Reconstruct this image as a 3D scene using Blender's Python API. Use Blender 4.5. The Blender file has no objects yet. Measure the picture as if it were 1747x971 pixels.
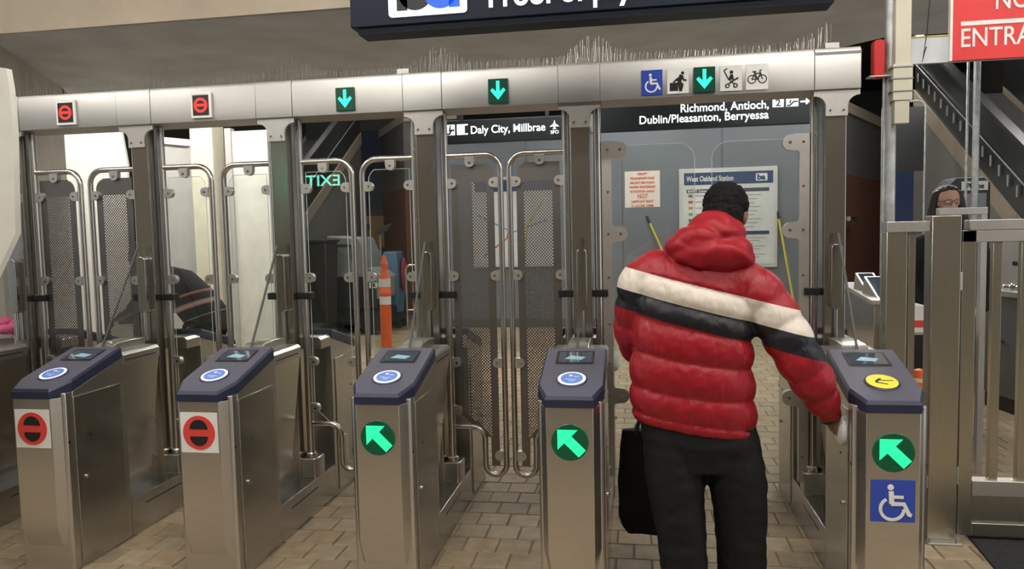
import bpy, bmesh, math, random
from mathutils import Vector, Matrix, noise
random.seed(7)
S = bpy.context.scene
COL = S.collection
PI = math.pi

# ------------------------------------------------------------------ camera
cam_d = bpy.data.cameras.new('camera'); cam = bpy.data.objects.new('camera', cam_d); COL.objects.link(cam)
cam_d.sensor_fit = 'HORIZONTAL'; cam_d.sensor_width = 36.0; cam_d.lens = 36.0 * 1270.56 / 1747.0
cam_d.clip_start = 0.05; cam_d.clip_end = 100
_y, _p, _r = 0.1658, -0.0691, -0.0226
_f = Vector((-math.sin(_y) * math.cos(_p), math.cos(_y) * math.cos(_p), math.sin(_p)))
_x = Vector((math.cos(_y), math.sin(_y), 0)); _u = _x.cross(_f)
_X = _x * math.cos(_r) + _u * math.sin(_r); _U = _u * math.cos(_r) - _x * math.sin(_r)
_m = Matrix((( _X.x, _U.x, -_f.x), (_X.y, _U.y, -_f.y), (_X.z, _U.z, -_f.z)))
cam.matrix_world = Matrix.Translation((2.9171, -3.149, 1.6384)) @ _m.to_4x4()
S.camera = cam

# ------------------------------------------------------------------ world, exposure
w = bpy.data.worlds.new('world'); S.world = w; w.use_nodes = True
w.node_tree.nodes['Background'].inputs[0].default_value = (0.74, 0.79, 0.86, 1)
w.node_tree.nodes['Background'].inputs[1].default_value = 1.0
S.cycles.transparent_max_bounces = 32
S.view_settings.view_transform = 'Standard'; S.view_settings.look = 'None'
S.view_settings.exposure = 0.36; S.view_settings.gamma = 1.0; S.view_settings.use_curve_mapping = False
LAMP = 30.0
FILL_FAR = 44.0

# ------------------------------------------------------------------ materials
MATS = {}
def new_mat(name):
    m = bpy.data.materials.new(name); m.use_nodes = True
    nt = m.node_tree; b = nt.nodes['Principled BSDF']
    return m, nt, b
def nd(nt, typ, **kw):
    n = nt.nodes.new(typ)
    for k, v in kw.items():
        setattr(n, k, v)
    return n
def coords(nt, scale=(1, 1, 1), kind='Object'):
    tc = nd(nt, 'ShaderNodeTexCoord'); mp = nd(nt, 'ShaderNodeMapping'); mp.inputs['Scale'].default_value = scale
    nt.links.new(tc.outputs[kind], mp.inputs['Vector']); return mp.outputs['Vector']
def plain(name, col, rough=0.5, metal=0.0, noise_amt=0.06, nscale=6, bump=0.0, bscale=60, spec=0.5, emis=None, estr=0, sheen=0, coat=0):
    if name in MATS: return MATS[name]
    m, nt, b = new_mat(name)
    v = coords(nt)
    n = nd(nt, 'ShaderNodeTexNoise'); n.inputs['Scale'].default_value = nscale; n.inputs['Detail'].default_value = 4
    nt.links.new(v, n.inputs['Vector'])
    r = nd(nt, 'ShaderNodeValToRGB')
    r.color_ramp.elements[0].position = 0.3; r.color_ramp.elements[1].position = 0.7
    r.color_ramp.elements[0].color = [max(0, c * (1 - noise_amt)) for c in col] + [1]
    r.color_ramp.elements[1].color = [min(1, c * (1 + noise_amt)) for c in col] + [1]
    nt.links.new(n.outputs['Fac'], r.inputs['Fac']); nt.links.new(r.outputs['Color'], b.inputs['Base Color'])
    b.inputs['Roughness'].default_value = rough; b.inputs['Metallic'].default_value = metal
    b.inputs['Specular IOR Level'].default_value = spec
    if sheen: b.inputs['Sheen Weight'].default_value = sheen
    if coat: b.inputs['Coat Weight'].default_value = coat
    if emis: b.inputs['Emission Color'].default_value = (*emis, 1); b.inputs['Emission Strength'].default_value = estr
    if bump:
        n2 = nd(nt, 'ShaderNodeTexNoise'); n2.inputs['Scale'].default_value = bscale; n2.inputs['Detail'].default_value = 5
        nt.links.new(v, n2.inputs['Vector'])
        bp = nd(nt, 'ShaderNodeBump'); bp.inputs['Strength'].default_value = bump; bp.inputs['Distance'].default_value = 0.01
        nt.links.new(n2.outputs['Fac'], bp.inputs['Height']); nt.links.new(bp.outputs['Normal'], b.inputs['Normal'])
    MATS[name] = m; return m
def steel(name, col=(0.55, 0.535, 0.505), rough=0.3, stretch=(2, 2, 90), var=0.05, bump=0.02):
    if name in MATS: return MATS[name]
    m, nt, b = new_mat(name)
    v = coords(nt, stretch)
    n = nd(nt, 'ShaderNodeTexNoise'); n.inputs['Scale'].default_value = 5; n.inputs['Detail'].default_value = 6
    nt.links.new(v, n.inputs['Vector'])
    v2 = coords(nt, (1, 1, 1)); n2 = nd(nt, 'ShaderNodeTexNoise'); n2.inputs['Scale'].default_value = 4; n2.inputs['Detail'].default_value = 3
    nt.links.new(v2, n2.inputs['Vector'])
    mx = nd(nt, 'ShaderNodeMath', operation='ADD'); nt.links.new(n.outputs['Fac'], mx.inputs[0]); nt.links.new(n2.outputs['Fac'], mx.inputs[1])
    mr = nd(nt, 'ShaderNodeMapRange'); mr.inputs['From Min'].default_value = 0.6; mr.inputs['From Max'].default_value = 1.4
    mr.inputs['To Min'].default_value = rough - var * 0.7; mr.inputs['To Max'].default_value = rough + var
    nt.links.new(mx.outputs[0], mr.inputs['Value']); nt.links.new(mr.outputs[0], b.inputs['Roughness'])
    r = nd(nt, 'ShaderNodeValToRGB'); r.color_ramp.elements[0].position = 0.35; r.color_ramp.elements[1].position = 0.65
    r.color_ramp.elements[0].color = [c * 0.95 for c in col] + [1]; r.color_ramp.elements[1].color = [c * 1.03 for c in col] + [1]
    nt.links.new(n.outputs['Fac'], r.inputs['Fac']); nt.links.new(r.outputs['Color'], b.inputs['Base Color'])
    b.inputs['Metallic'].default_value = 1.0
    bp = nd(nt, 'ShaderNodeBump'); bp.inputs['Strength'].default_value = bump; bp.inputs['Distance'].default_value = 0.002
    nt.links.new(n.outputs['Fac'], bp.inputs['Height']); nt.links.new(bp.outputs['Normal'], b.inputs['Normal'])
    MATS[name] = m; return m
def glass(name, tint=(0.96, 0.98, 0.97), refl=1.0):
    if name in MATS: return MATS[name]
    m, nt, b = new_mat(name); nt.nodes.remove(b)
    out = nt.nodes['Material Output']
    t = nd(nt, 'ShaderNodeBsdfTransparent'); t.inputs[0].default_value = (*tint, 1)
    g = nd(nt, 'ShaderNodeBsdfGlossy'); g.inputs['Roughness'].default_value = 0.01; g.inputs[0].default_value = (0.95, 1, 0.98, 1)
    lw = nd(nt, 'ShaderNodeLayerWeight'); lw.inputs['Blend'].default_value = 0.5
    pw_ = nd(nt, 'ShaderNodeMath', operation='POWER'); pw_.inputs[1].default_value = 5.0; nt.links.new(lw.outputs['Facing'], pw_.inputs[0])
    mu = nd(nt, 'ShaderNodeMath', operation='MULTIPLY_ADD'); mu.inputs[1].default_value = 0.5 * refl; mu.inputs[2].default_value = 0.04 * refl
    nt.links.new(pw_.outputs[0], mu.inputs[0])
    mx = nd(nt, 'ShaderNodeMixShader'); nt.links.new(mu.outputs[0], mx.inputs[0]); nt.links.new(t.outputs[0], mx.inputs[1]); nt.links.new(g.outputs[0], mx.inputs[2])
    nt.links.new(mx.outputs[0], out.inputs['Surface'])
    MATS[name] = m; return m
def emit(name, col, strength, dots=0.0):
    if name in MATS: return MATS[name]
    m, nt, b = new_mat(name)
    b.inputs['Base Color'].default_value = (*[c * 0.5 for c in col], 1); b.inputs['Roughness'].default_value = 0.4
    b.inputs['Emission Color'].default_value = (*col, 1); b.inputs['Emission Strength'].default_value = strength
    if dots:
        v = coords(nt, (1 / dots, 1 / dots, 1 / dots))
        fr = nd(nt, 'ShaderNodeVectorMath', operation='FRACTION'); nt.links.new(v, fr.inputs[0])
        sb = nd(nt, 'ShaderNodeVectorMath', operation='SUBTRACT'); sb.inputs[1].default_value = (0.5, 0.5, 0.5); nt.links.new(fr.outputs[0], sb.inputs[0])
        sp = nd(nt, 'ShaderNodeSeparateXYZ'); nt.links.new(sb.outputs[0], sp.inputs[0])
        cb = nd(nt, 'ShaderNodeCombineXYZ'); nt.links.new(sp.outputs['X'], cb.inputs[0]); nt.links.new(sp.outputs['Z'], cb.inputs[1])
        ln = nd(nt, 'ShaderNodeVectorMath', operation='LENGTH'); nt.links.new(cb.outputs[0], ln.inputs[0])
        mr = nd(nt, 'ShaderNodeMapRange'); mr.inputs['From Min'].default_value = 0.25; mr.inputs['From Max'].default_value = 0.6
        mr.inputs['To Min'].default_value = strength * 1.3; mr.inputs['To Max'].default_value = strength * 0.45
        nt.links.new(ln.outputs['Value'], mr.inputs['Value']); nt.links.new(mr.outputs[0], b.inputs['Emission Strength'])
    MATS[name] = m; return m

STEEL = steel('brushed_steel', bump=0.0); STEELH = steel('brushed_steel_side', (0.5, 0.49, 0.465), 0.25, (1, 1, 60), 0.02, 0.0)
BEAM = steel('beam_steel', (0.375, 0.368, 0.35), 0.44, (1.5, 40, 60), 0.06, 0.01)
POLE = steel('tube_steel', (0.6, 0.575, 0.54), 0.25, (90, 90, 2), 0.03, 0.0)
DARKSTEEL = steel('post_steel', (0.5, 0.48, 0.45), 0.2, (60, 60, 1), 0.02, 0.0)
GATESTEEL = steel('fence_steel', (0.48, 0.455, 0.375), 0.3, (40, 40, 1), 0.03, 0.0)
ROUGHSTEEL = steel('matt_steel', (0.6, 0.585, 0.56), 0.42, (20, 20, 20), 0.05, 0.0)
GALV = plain('galvanised', (0.45, 0.47, 0.47), 0.5, 0.7, 0.2, 20)
NAVY = plain('navy_lit_top', (0.085, 0.086, 0.122), 0.42, 0, 0.05, 30, 0.05, 300)  # cap top lightened in colour where light falls; edges keep dark navy
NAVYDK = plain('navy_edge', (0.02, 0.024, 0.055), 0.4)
WHITE = plain('white_print', (0.78, 0.78, 0.75), 0.45)
BLACK = plain('black_plastic', (0.012, 0.012, 0.013), 0.45)
REDP = plain('red_print', (0.72, 0.06, 0.05), 0.45)
BLUEP = plain('blue_print', (0.03, 0.07, 0.42), 0.4)
BLUERD = plain('reader_blue', (0.1, 0.19, 0.5), 0.3, emis=(0.1, 0.22, 0.6), estr=0.25)
RINGW = plain('reader_ring', (0.8, 0.82, 0.88), 0.3, emis=(0.8, 0.85, 1.0), estr=0.25)
YELLOWP = plain('yellow_print', (0.85, 0.72, 0.06), 0.4)
GLASS = glass('clear_glass'); GLASSEDGE = plain('glass_edge', (0.5, 0.6, 0.55), 0.15)
GREEN = emit('led_green', (0.02, 1.0, 0.33), 0.95, 0.0062)
GREENDK = plain('led_green_dark', (0.0, 0.045, 0.02), 0.3, emis=(0.0, 0.5, 0.18), estr=0.05)
GREENB = emit('led_green_beam', (0.03, 1.0, 0.5), 1.15)
GREENBD = plain('led_beam_dark', (0.0, 0.03, 0.02), 0.4, emis=(0.0, 0.4, 0.2), estr=0.05)
REDLED = emit('led_red', (1.0, 0.05, 0.045), 0.62)
LEDBLACK = plain('led_black', (0.02, 0.016, 0.016), 0.4)
SCREEN = plain('screen_glass', (0.03, 0.035, 0.05), 0.08, noise_amt=0.5, nscale=30, emis=(0.1, 0.16, 0.24), estr=0.12, coat=1)  # display glow, raised in place of white reflections on the glass
CONC = plain('concrete_soffit', (0.56, 0.60, 0.64), 0.85, 0, 0.12, 2.5, 0.25, 25)
CONCL = plain('concrete_warm_lit', (0.62, 0.53, 0.41), 0.85, 0, 0.12, 2.0, 0.25, 25)  # girder concrete with its warm light put into the colour
SIGNBK = plain('sign_navy', (0.011, 0.016, 0.03), 0.5, spec=0.2)
SIGNLT = emit('sign_letters', (0.92, 0.97, 1.0), 0.85)
SIGNWH = emit('sign_logo_field', (0.85, 0.95, 1.0), 0.8)
LOGOBLUE = emit('logo_blue', (0.02, 0.13, 0.75), 0.5)

# ------------------------------------------------------------------ mesh helpers
class MB:
    def __init__(s): s.v = []; s.f = []; s.mi = []; s.cur = 0
    def add(s, vs, fs):
        o = len(s.v); s.v += [tuple(p) for p in vs]
        for f in fs: s.f.append([i + o for i in f]); s.mi.append(s.cur)
        return s
    def box(s, x0, x1, y0, y1, z0, z1):
        return s.add([(x0, y0, z0), (x1, y0, z0), (x1, y1, z0), (x0, y1, z0), (x0, y0, z1), (x1, y0, z1), (x1, y1, z1), (x0, y1, z1)],
                     [(0, 3, 2, 1), (4, 5, 6, 7), (0, 1, 5, 4), (1, 2, 6, 5), (2, 3, 7, 6), (3, 0, 4, 7)])
    def prism(s, pts, ax, a, b):
        def P(p, t): return {'x': (t, p[0], p[1]), 'y': (p[0], t, p[1]), 'z': (p[0], p[1], t)}[ax]
        n = len(pts); vs = [P(p, a) for p in pts] + [P(p, b) for p in pts]
        fs = [list(range(n))[::-1], list(range(n, 2 * n))] + [(i, (i + 1) % n, n + (i + 1) % n, n + i) for i in range(n)]
        return s.add(vs, fs)
    def loft(s, rings, caps=True, closed=False):
        n = len(rings[0]); vs = [p for r in rings for p in r]; fs = []
        R = len(rings)
        for k in range(R if closed else R - 1):
            k2 = (k + 1) % R
            for i in range(n):
                j = (i + 1) % n; fs.append((k * n + i, k * n + j, k2 * n + j, k2 * n + i))
        if caps and not closed:
            fs.append(list(range(n))[::-1]); fs.append(list(range((R - 1) * n, R * n)))
        return s.add(vs, fs)
    def tube(s, path, r, n=10, caps=True, flat=1.0):
        P = [Vector(p) for p in path]; rings = []
        t0 = (P[1] - P[0]).normalized()
        up = Vector((0, 0, 1)) if abs(t0.z) < 0.9 else Vector((0, 1, 0))
        nrm = t0.cross(up).normalized()
        for i, p in enumerate(P):
            if i == 0: t = (P[1] - P[0])
            elif i == len(P) - 1: t = P[-1] - P[-2]
            else: t = (P[i + 1] - P[i]).normalized() + (P[i] - P[i - 1]).normalized()
            t.normalize(); nrm = (nrm - t * nrm.dot(t)).normalized(); bn = t.cross(nrm)
            rr = r[i] if isinstance(r, (list, tuple)) else r
            rings.append([p + (nrm * math.cos(2 * PI * k / n) + bn * math.sin(2 * PI * k / n) * flat) * rr for k in range(n)])
        return s.loft(rings, caps)
    def cyl(s, p0, p1, r, n=14, r2=None):
        return s.tube([p0, p1], [r, r if r2 is None else r2], n)
    def lathe(s, prof, c=(0, 0, 0), n=20, ax='z'):
        rings = []
        for (r, h) in prof:
            ring = []
            for k in range(n):
                a = 2 * PI * k / n; u, v = r * math.cos(a), r * math.sin(a)
                q = {'z': (u, v, h), 'y': (u, h, v), 'x': (h, u, v)}[ax]
                ring.append((c[0] + q[0], c[1] + q[1], c[2] + q[2]))
            rings.append(ring)
        return s.loft(rings, True)
    def ell(s, c, r, nu=16, nv=10, rot=None):
        rings = []
        for j in range(nv + 1):
            t = PI * (0.02 + 0.96 * j / nv)
            ring = []
            for k in range(nu):
                a = 2 * PI * k / nu
                q = Vector((r[0] * math.sin(t) * math.cos(a), r[1] * math.sin(t) * math.sin(a), -r[2] * math.cos(t)))
                if rot: q = rot @ q
                ring.append((c[0] + q.x, c[1] + q.y, c[2] + q.z))
            rings.append(ring)
        return s.loft(rings, True)
    def mesh(s, name, mats=None, smooth=None, recalc=True):
        me = bpy.data.meshes.new(name); me.from_pydata(s.v, [], s.f)
        if recalc:
            bm = bmesh.new(); bm.from_mesh(me); bmesh.ops.recalc_face_normals(bm, faces=bm.faces); bm.to_mesh(me); bm.free()
        for m in (mats or []): me.materials.append(m)
        if mats and len(mats) > 1: me.polygons.foreach_set('material_index', s.mi)
        if smooth:
            me.polygons.foreach_set('use_smooth', [True] * len(me.polygons)); me.set_sharp_from_angle(angle=math.radians(smooth))
        me.update(); return me

def link(name, me, parent=None, loc=None, rot=None, label=None, bevel=0):
    o = bpy.data.objects.new(name, me); COL.objects.link(o)
    if parent is not None: o.parent = parent
    if loc: o.location = loc
    if rot: o.rotation_euler = rot
    if label: o['label'] = label
    if bevel:
        b = o.modifiers.new('bevel', 'BEVEL'); b.width = bevel; b.segments = 2; b.limit_method = 'ANGLE'; b.angle_limit = math.radians(40); b.harden_normals = False
    return o
def part(name, mb, mat, parent=None, smooth=40, bevel=0, loc=None, rot=None, label=None):
    mats = mat if isinstance(mat, list) else [mat]
    return link(name, mb.mesh(name, mats, smooth), parent, loc, rot, label, bevel)
def tag(o, label, cat, group=None):
    o['label'] = label; o['category'] = cat
    if group: o['group'] = group
    return o
def thing(name, label, cat, loc=(0, 0, 0), rz=0, group=None):
    o = bpy.data.objects.new(name, None); COL.objects.link(o); o.location = loc; o.rotation_euler = (0, 0, rz); o.empty_display_size = 0.1
    return tag(o, label, cat, group)
def struct(o): o['kind'] = 'structure'; return o
CACHE = {}
def cached(key, fn):
    if key not in CACHE: CACHE[key] = fn()
    return CACHE[key]
def fillet(pts, rads, seg=8):
    out = [Vector(pts[0])]
    for i in range(1, len(pts) - 1):
        p = Vector(pts[i]); a = Vector(pts[i - 1]) - p; b = Vector(pts[i + 1]) - p
        r = rads[i - 1]; a.normalize(); b.normalize()
        ang = a.angle(b); d = r / math.tan(ang / 2)
        c = p + (a + b).normalized() * (r / math.sin(ang / 2))
        s0 = p + a * d - c; s1 = p + b * d - c
        th = PI - ang
        for k in range(seg + 1):
            t = k / seg
            out.append(c + (s0 * math.sin((1 - t) * th) + s1 * math.sin(t * th)) / math.sin(th))
    out.append(Vector(pts[-1])); return out
def rrect(x0, x1, z0, z1, r, seg=5):
    P = []
    for cx, cz, a0 in ((x1 - r, z1 - r, 0), (x0 + r, z1 - r, 90), (x0 + r, z0 + r, 180), (x1 - r, z0 + r, 270)):
        for k in range(seg + 1):
            a = math.radians(a0 + 90 * k / seg); P.append((cx + r * math.cos(a), cz + r * math.sin(a)))
    return P
def circ(cx, cz, r, n=28, a0=0, a1=360):
    full = abs(a1 - a0) >= 360
    return [(cx + r * math.cos(math.radians(a0 + (a1 - a0) * k / (n if full else n - 1))), cz + r * math.sin(math.radians(a0 + (a1 - a0) * k / (n if full else n - 1)))) for k in range(n)]
def text_mesh(txt, size, bold=0.0, ext=0.0015, sx=1.0, align='LEFT', shear=0, spacing=1.0):
    key = ('txt', txt, size, bold, ext, sx, align)
    if key in CACHE: return CACHE[key]
    c = bpy.data.curves.new('lettering', 'FONT'); c.body = txt; c.size = size; c.extrude = ext; c.offset = bold; c.align_x = align; c.resolution_u = 4; c.shear = shear
    c.space_character = spacing
    o = bpy.data.objects.new('lettering', c); COL.objects.link(o)
    dg = bpy.context.evaluated_depsgraph_get(); me = bpy.data.meshes.new_from_object(o.evaluated_get(dg))
    bpy.data.objects.remove(o); bpy.data.curves.remove(c)
    me.transform(Matrix.Rotation(PI / 2, 4, 'X') @ Matrix.Diagonal((sx, 1, 1, 1)))
    me.name = 'lettering'; CACHE[key] = me; return me
def text(txt, size, mat, parent, loc, bold=0.0, sx=1.0, align='LEFT', rot=None, width=None, label=None):
    me = text_mesh(txt, size, bold, sx=sx, align=align).copy()
    if width:
        xs = [v.co.x for v in me.vertices]; k = width / (max(xs) - min(xs)); me.transform(Matrix.Diagonal((k, 1, 1, 1)))
    me.materials.clear(); me.materials.append(mat)
    return link('lettering', me, parent, loc, rot, label or 'lettering reading "%s"' % txt)

# ------------------------------------------------------------------ room shell
def build_shell():
    floorm = plain('mortar', (0.2, 0.16, 0.11), 0.9, 0, 0.15, 8)
    fl = struct(part('floor', MB().box(-9, 11.5, -7, 21, -0.3, -0.006), floorm))
    # pavers
    m, nt, b = new_mat('paver_clay')
    gi = nd(nt, 'ShaderNodeNewGeometry'); oi = nd(nt, 'ShaderNodeObjectInfo')
    ad = nd(nt, 'ShaderNodeMath', operation='ADD'); nt.links.new(gi.outputs['Random Per Island'], ad.inputs[0]); nt.links.new(oi.outputs['Random'], ad.inputs[1])
    fr = nd(nt, 'ShaderNodeMath', operation='FRACT'); nt.links.new(ad.outputs[0], fr.inputs[0])
    r = nd(nt, 'ShaderNodeValToRGB'); e = r.color_ramp.elements
    e[0].position = 0; e[0].color = (0.31, 0.24, 0.16, 1); e[1].position = 1; e[1].color = (0.44, 0.35, 0.24, 1)
    x = e.new(0.5); x.color = (0.37, 0.295, 0.2, 1); x = e.new(0.85); x.color = (0.39, 0.295, 0.185, 1)
    nt.links.new(fr.outputs[0], r.inputs['Fac'])
    n = nd(nt, 'ShaderNodeTexNoise'); n.inputs['Scale'].default_value = 14; n.inputs['Detail'].default_value = 6
    nt.links.new(gi.outputs['Position'], n.inputs['Vector'])
    mx = nd(nt, 'ShaderNodeMix', data_type='RGBA', blend_type='MULTIPLY'); mx.inputs['Factor'].default_value = 0.55
    r2 = nd(nt, 'ShaderNodeValToRGB'); r2.color_ramp.elements[0].position = 0.3; r2.color_ramp.elements[0].color = (0.55, 0.52, 0.47, 1); r2.color_ramp.elements[1].position = 0.62
    nt.links.new(n.outputs['Fac'], r2.inputs['Fac'])
    nt.links.new(r.outputs['Color'], mx.inputs[6]); nt.links.new(r2.outputs['Color'], mx.inputs[7]); nt.links.new(mx.outputs[2], b.inputs['Base Color'])
    b.inputs['Roughness'].default_value = 0.55
    bp = nd(nt, 'ShaderNodeBump'); bp.inputs['Strength'].default_value = 0.2; bp.inputs['Distance'].default_value = 0.004
    nt.links.new(n.outputs['Fac'], bp.inputs['Height']); nt.links.new(bp.outputs['Normal'], b.inputs['Normal'])
    PAV = m; s = 0.1765; g = 0.0035; c = 0.004
    def pav_geo(mb, cx, cy, dz=0):
        a = s / 2 - g; t = a - c
        mb.add([(cx - a, cy - a, -0.02), (cx + a, cy - a, -0.02), (cx + a, cy + a, -0.02), (cx - a, cy + a, -0.02),
                (cx - a, cy - a, -0.004 + dz), (cx + a, cy - a, -0.004 + dz), (cx + a, cy + a, -0.004 + dz), (cx - a, cy + a, -0.004 + dz),
                (cx - t, cy - t, dz), (cx + t, cy - t, dz), (cx + t, cy + t, dz), (cx - t, cy + t, dz)],
               [(0, 1, 5, 4), (1, 2, 6, 5), (2, 3, 7, 6), (3, 0, 4, 7), (4, 5, 9, 8), (5, 6, 10, 9), (6, 7, 11, 10), (7, 4, 8, 11), (8, 9, 10, 11)])
    one = MB(); pav_geo(one, 0, 0); pm = one.mesh('paver', [PAV])
    aisles = [(-0.75, -0.14), (0.14, 0.75), (1.03, 1.62), (1.905, 2.485), (2.77, 3.79), (4.07, 4.6)]
    cand = []; rest = MB()
    for j in range(-6, 62):
        for i in range(-46, 58):
            cx = i * s + (s / 2 if j % 2 else 0) + 0.066; cy = j * s + 0.07
            if cy > 10.8: continue
            inner = 0.2 < cy < 3.2 and any(a - 0.02 < cx < b_ + 0.02 for a, b_ in aisles)
            side = 4.6 < cx < 6.2 and 0.9 < cy < 3.5
            d = (cx - 2.9) ** 2 + (cy + 3.15) ** 2
            cand.append((0 if inner else (1 if side else 2), d, cx, cy))
    cand.sort()
    rnd = random.Random(3)
    for k, (pri, d, cx, cy) in enumerate(cand):
        dz = rnd.uniform(-0.0012, 0.0012)
        if k < 300: link('paver', pm, fl, (cx, cy, dz))
        else: pav_geo(rest, cx, cy, dz)
    ro = part('paver_field', rest, PAV, fl, smooth=None, label='clay pavers of the floor farther off'); ro['kind'] = 'stuff'
    # ceilings, girder, walls
    struct(part('ceiling', MB().box(-9, 11.5, -7, 2.15, 4.15, 4.4), CONCL))
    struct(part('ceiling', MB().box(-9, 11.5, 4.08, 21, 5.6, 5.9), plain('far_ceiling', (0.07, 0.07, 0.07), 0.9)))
    gd = MB(); gd.prism([(-2.18, 2.15), (11.5, 2.22), (11.5, 4.06), (5.13, 4.06), (4.85, 4.35), (3.6, 4.64), (-2.6, 4.78), (-3.4, 4.5), (-3.10, 4.02)], 'z', 3.3, 5.85)
    struct(part('trim_1', MB().box(-9, 11.5, 2.13, 2.15, 3.303, 4.15), CONCL, label='concrete face of the overhead girder, coloured in its warm lit tone'))
    struct(part('trim_2', gd, CONC, label='grey concrete girder soffit'))
    pier = MB().prism([(-2.18, 2.16), (-3.10, 4.02), (-9, 4.02), (-9, 2.16)], 'z', 0, 3.3)
    struct(part('wall_left', pier, plain('pier_concrete', (0.42, 0.39, 0.345), 0.85, 0, 0.1, 3, 0.2, 25)))
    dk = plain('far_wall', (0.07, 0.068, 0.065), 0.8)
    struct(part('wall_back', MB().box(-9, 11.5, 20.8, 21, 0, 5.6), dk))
    struct(part('wall_left_far', MB().box(-9.2, -9, 4, 21, 0, 5.6), plain('side_wall', (0.25, 0.235, 0.21), 0.8)))
    struct(part('wall_right', MB().box(11.5, 11.7, 4, 21, 0, 5.6), plain('side_wall', (0.25, 0.235, 0.21), 0.8)))
    struct(part('wall_front', MB().box(-9, 11.5, -7.2, -7, 0, 4.4), plain('front_wall', (0.2, 0.175, 0.135), 0.8, 0, 0.1, 1.5)))
build_shell()

def fixture(x, y, z, L, strength, label, along='x', hang=0.0):
    t = thing('ceiling_lamp', label, 'lamp', (x, y, z), 0 if along == 'x' else PI / 2, 'fluorescent ceiling lamps')
    part('housing', MB().prism([(-0.1, 0.08), (0.1, 0.08), (0.13, 0.0), (-0.13, 0.0)], 'x', -L / 2, L / 2), WHITE, t, bevel=0.004)
    part('diffuser', MB().prism([(-0.11, 0), (-0.08, -0.045), (0.08, -0.045), (0.11, 0)], 'x', -L / 2 + 0.02, L / 2 - 0.02), emit('lamp_%g' % strength, (1.0, 0.965, 0.905), strength), t)
    if hang:
        for s in (-1, 1): part('hanger', MB().cyl((s * L * 0.35, 0, 0.07), (s * L * 0.35, 0, 0.07 + hang), 0.008, 8), GALV, t)
for i, (x, y) in enumerate([(-1.6, -0.6), (1.2, -0.6), (4.0, -0.6), (6.8, -0.6), (-1.6, -3.0), (1.2, -3.0), (4.0, -3.0), (6.8, -3.0)]):
    fixture(x, y, 4.07, 1.8, LAMP, 'long white fluorescent ceiling lamp above the hall in front of the gates')
for i, (x, y) in enumerate([(-4.4, 5.15), (-2.2, 5.1), (1.7, 5.6), (5.0, 5.2), (7.4, 5.6), (-2.0, 9.0), (3.0, 8.0), (6.4, 8.2)]):  # unseen lamps added to brighten boards, walls and escalators behind the gates
    fixture(x, y, 3.8 if y < 6 else 4.5, 1.5, FILL_FAR, 'long white fill lamp added out of view behind the gates', hang=1.75 if y < 6 else 1.05)

# ------------------------------------------------------------------ fare gates
GX = [-0.882, 0.0, 0.8876, 1.7632, 2.6272, 3.9291]
FW, HW = 0.101, 0.143
def icon_wheelchair(mb, cx, cz, k, y0, y1, flip=1):
    ctr = [0]
    f = lambda pts: [(cx + flip * p[0] * k, cz + p[1] * k) for p in pts]
    mb.prism(f(circ(-0.12, 0.62, 0.13, 14)), 'y', y0, y1)
    def stroke(path, r):
        P = [Vector((p[0], 0, p[1])) for p in path]; L = []; R_ = []
        for i, p in enumerate(P):
            t = (P[min(i + 1, len(P) - 1)] - P[max(i - 1, 0)]).normalized(); n = Vector((-t.z, 0, t.x)) * r
            L.append((p.x + n.x, p.z + n.z)); R_.append((p.x - n.x, p.z - n.z))
        for i in range(len(P) - 1):
            ctr[0] += 1; mb.prism(f([L[i], L[i + 1], R_[i + 1], R_[i]]), 'y', y0 - 0.0002 * (ctr[0] % 6 + 1), y1)
    stroke([(-0.1, 0.45), (-0.07, -0.1)], 0.1)
    stroke([(-0.07, 0.2), (0.4, 0.2)], 0.065)
    stroke([(-0.1, -0.1), (0.42, -0.1), (0.62, -0.55), (0.72, -0.58)], 0.085)
    stroke([(-0.05 + 0.47 * math.cos(math.radians(a)), -0.32 + 0.47 * math.sin(math.radians(a))) for a in range(120, 361, 12)], 0.065)
def strokes2d(mb, paths, cx, cz, k, y0, y1):
    for path, r in paths:
        P = [Vector((p[0], p[1])) for p in path]
        for i in range(len(P) - 1):
            t = (P[i + 1] - P[i]); 
            if t.length < 1e-6: continue
            t.normalize(); n = Vector((-t.y, t.x)) * r; a = P[i] - t * r * 0.4; b = P[i + 1] + t * r * 0.4
            mb.prism([(cx + q.x * k, cz + q.y * k) for q in (a + n, b + n, b - n, a - n)], 'y', y0 - 0.0002 * ((i + len(path)) % 4 + 1), y1)
def ring2d(mb, cx, cz, r, wdt, y0, y1, n=24):
    for i in range(n):
        a0, a1 = 2 * PI * i / n, 2 * PI * (i + 1) / n
        mb.prism([(cx + rr * math.cos(a), cz + rr * math.sin(a)) for rr, a in ((r - wdt, a0), (r + wdt, a0), (r + wdt, a1), (r - wdt, a1))], 'y', y0, y1)

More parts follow.
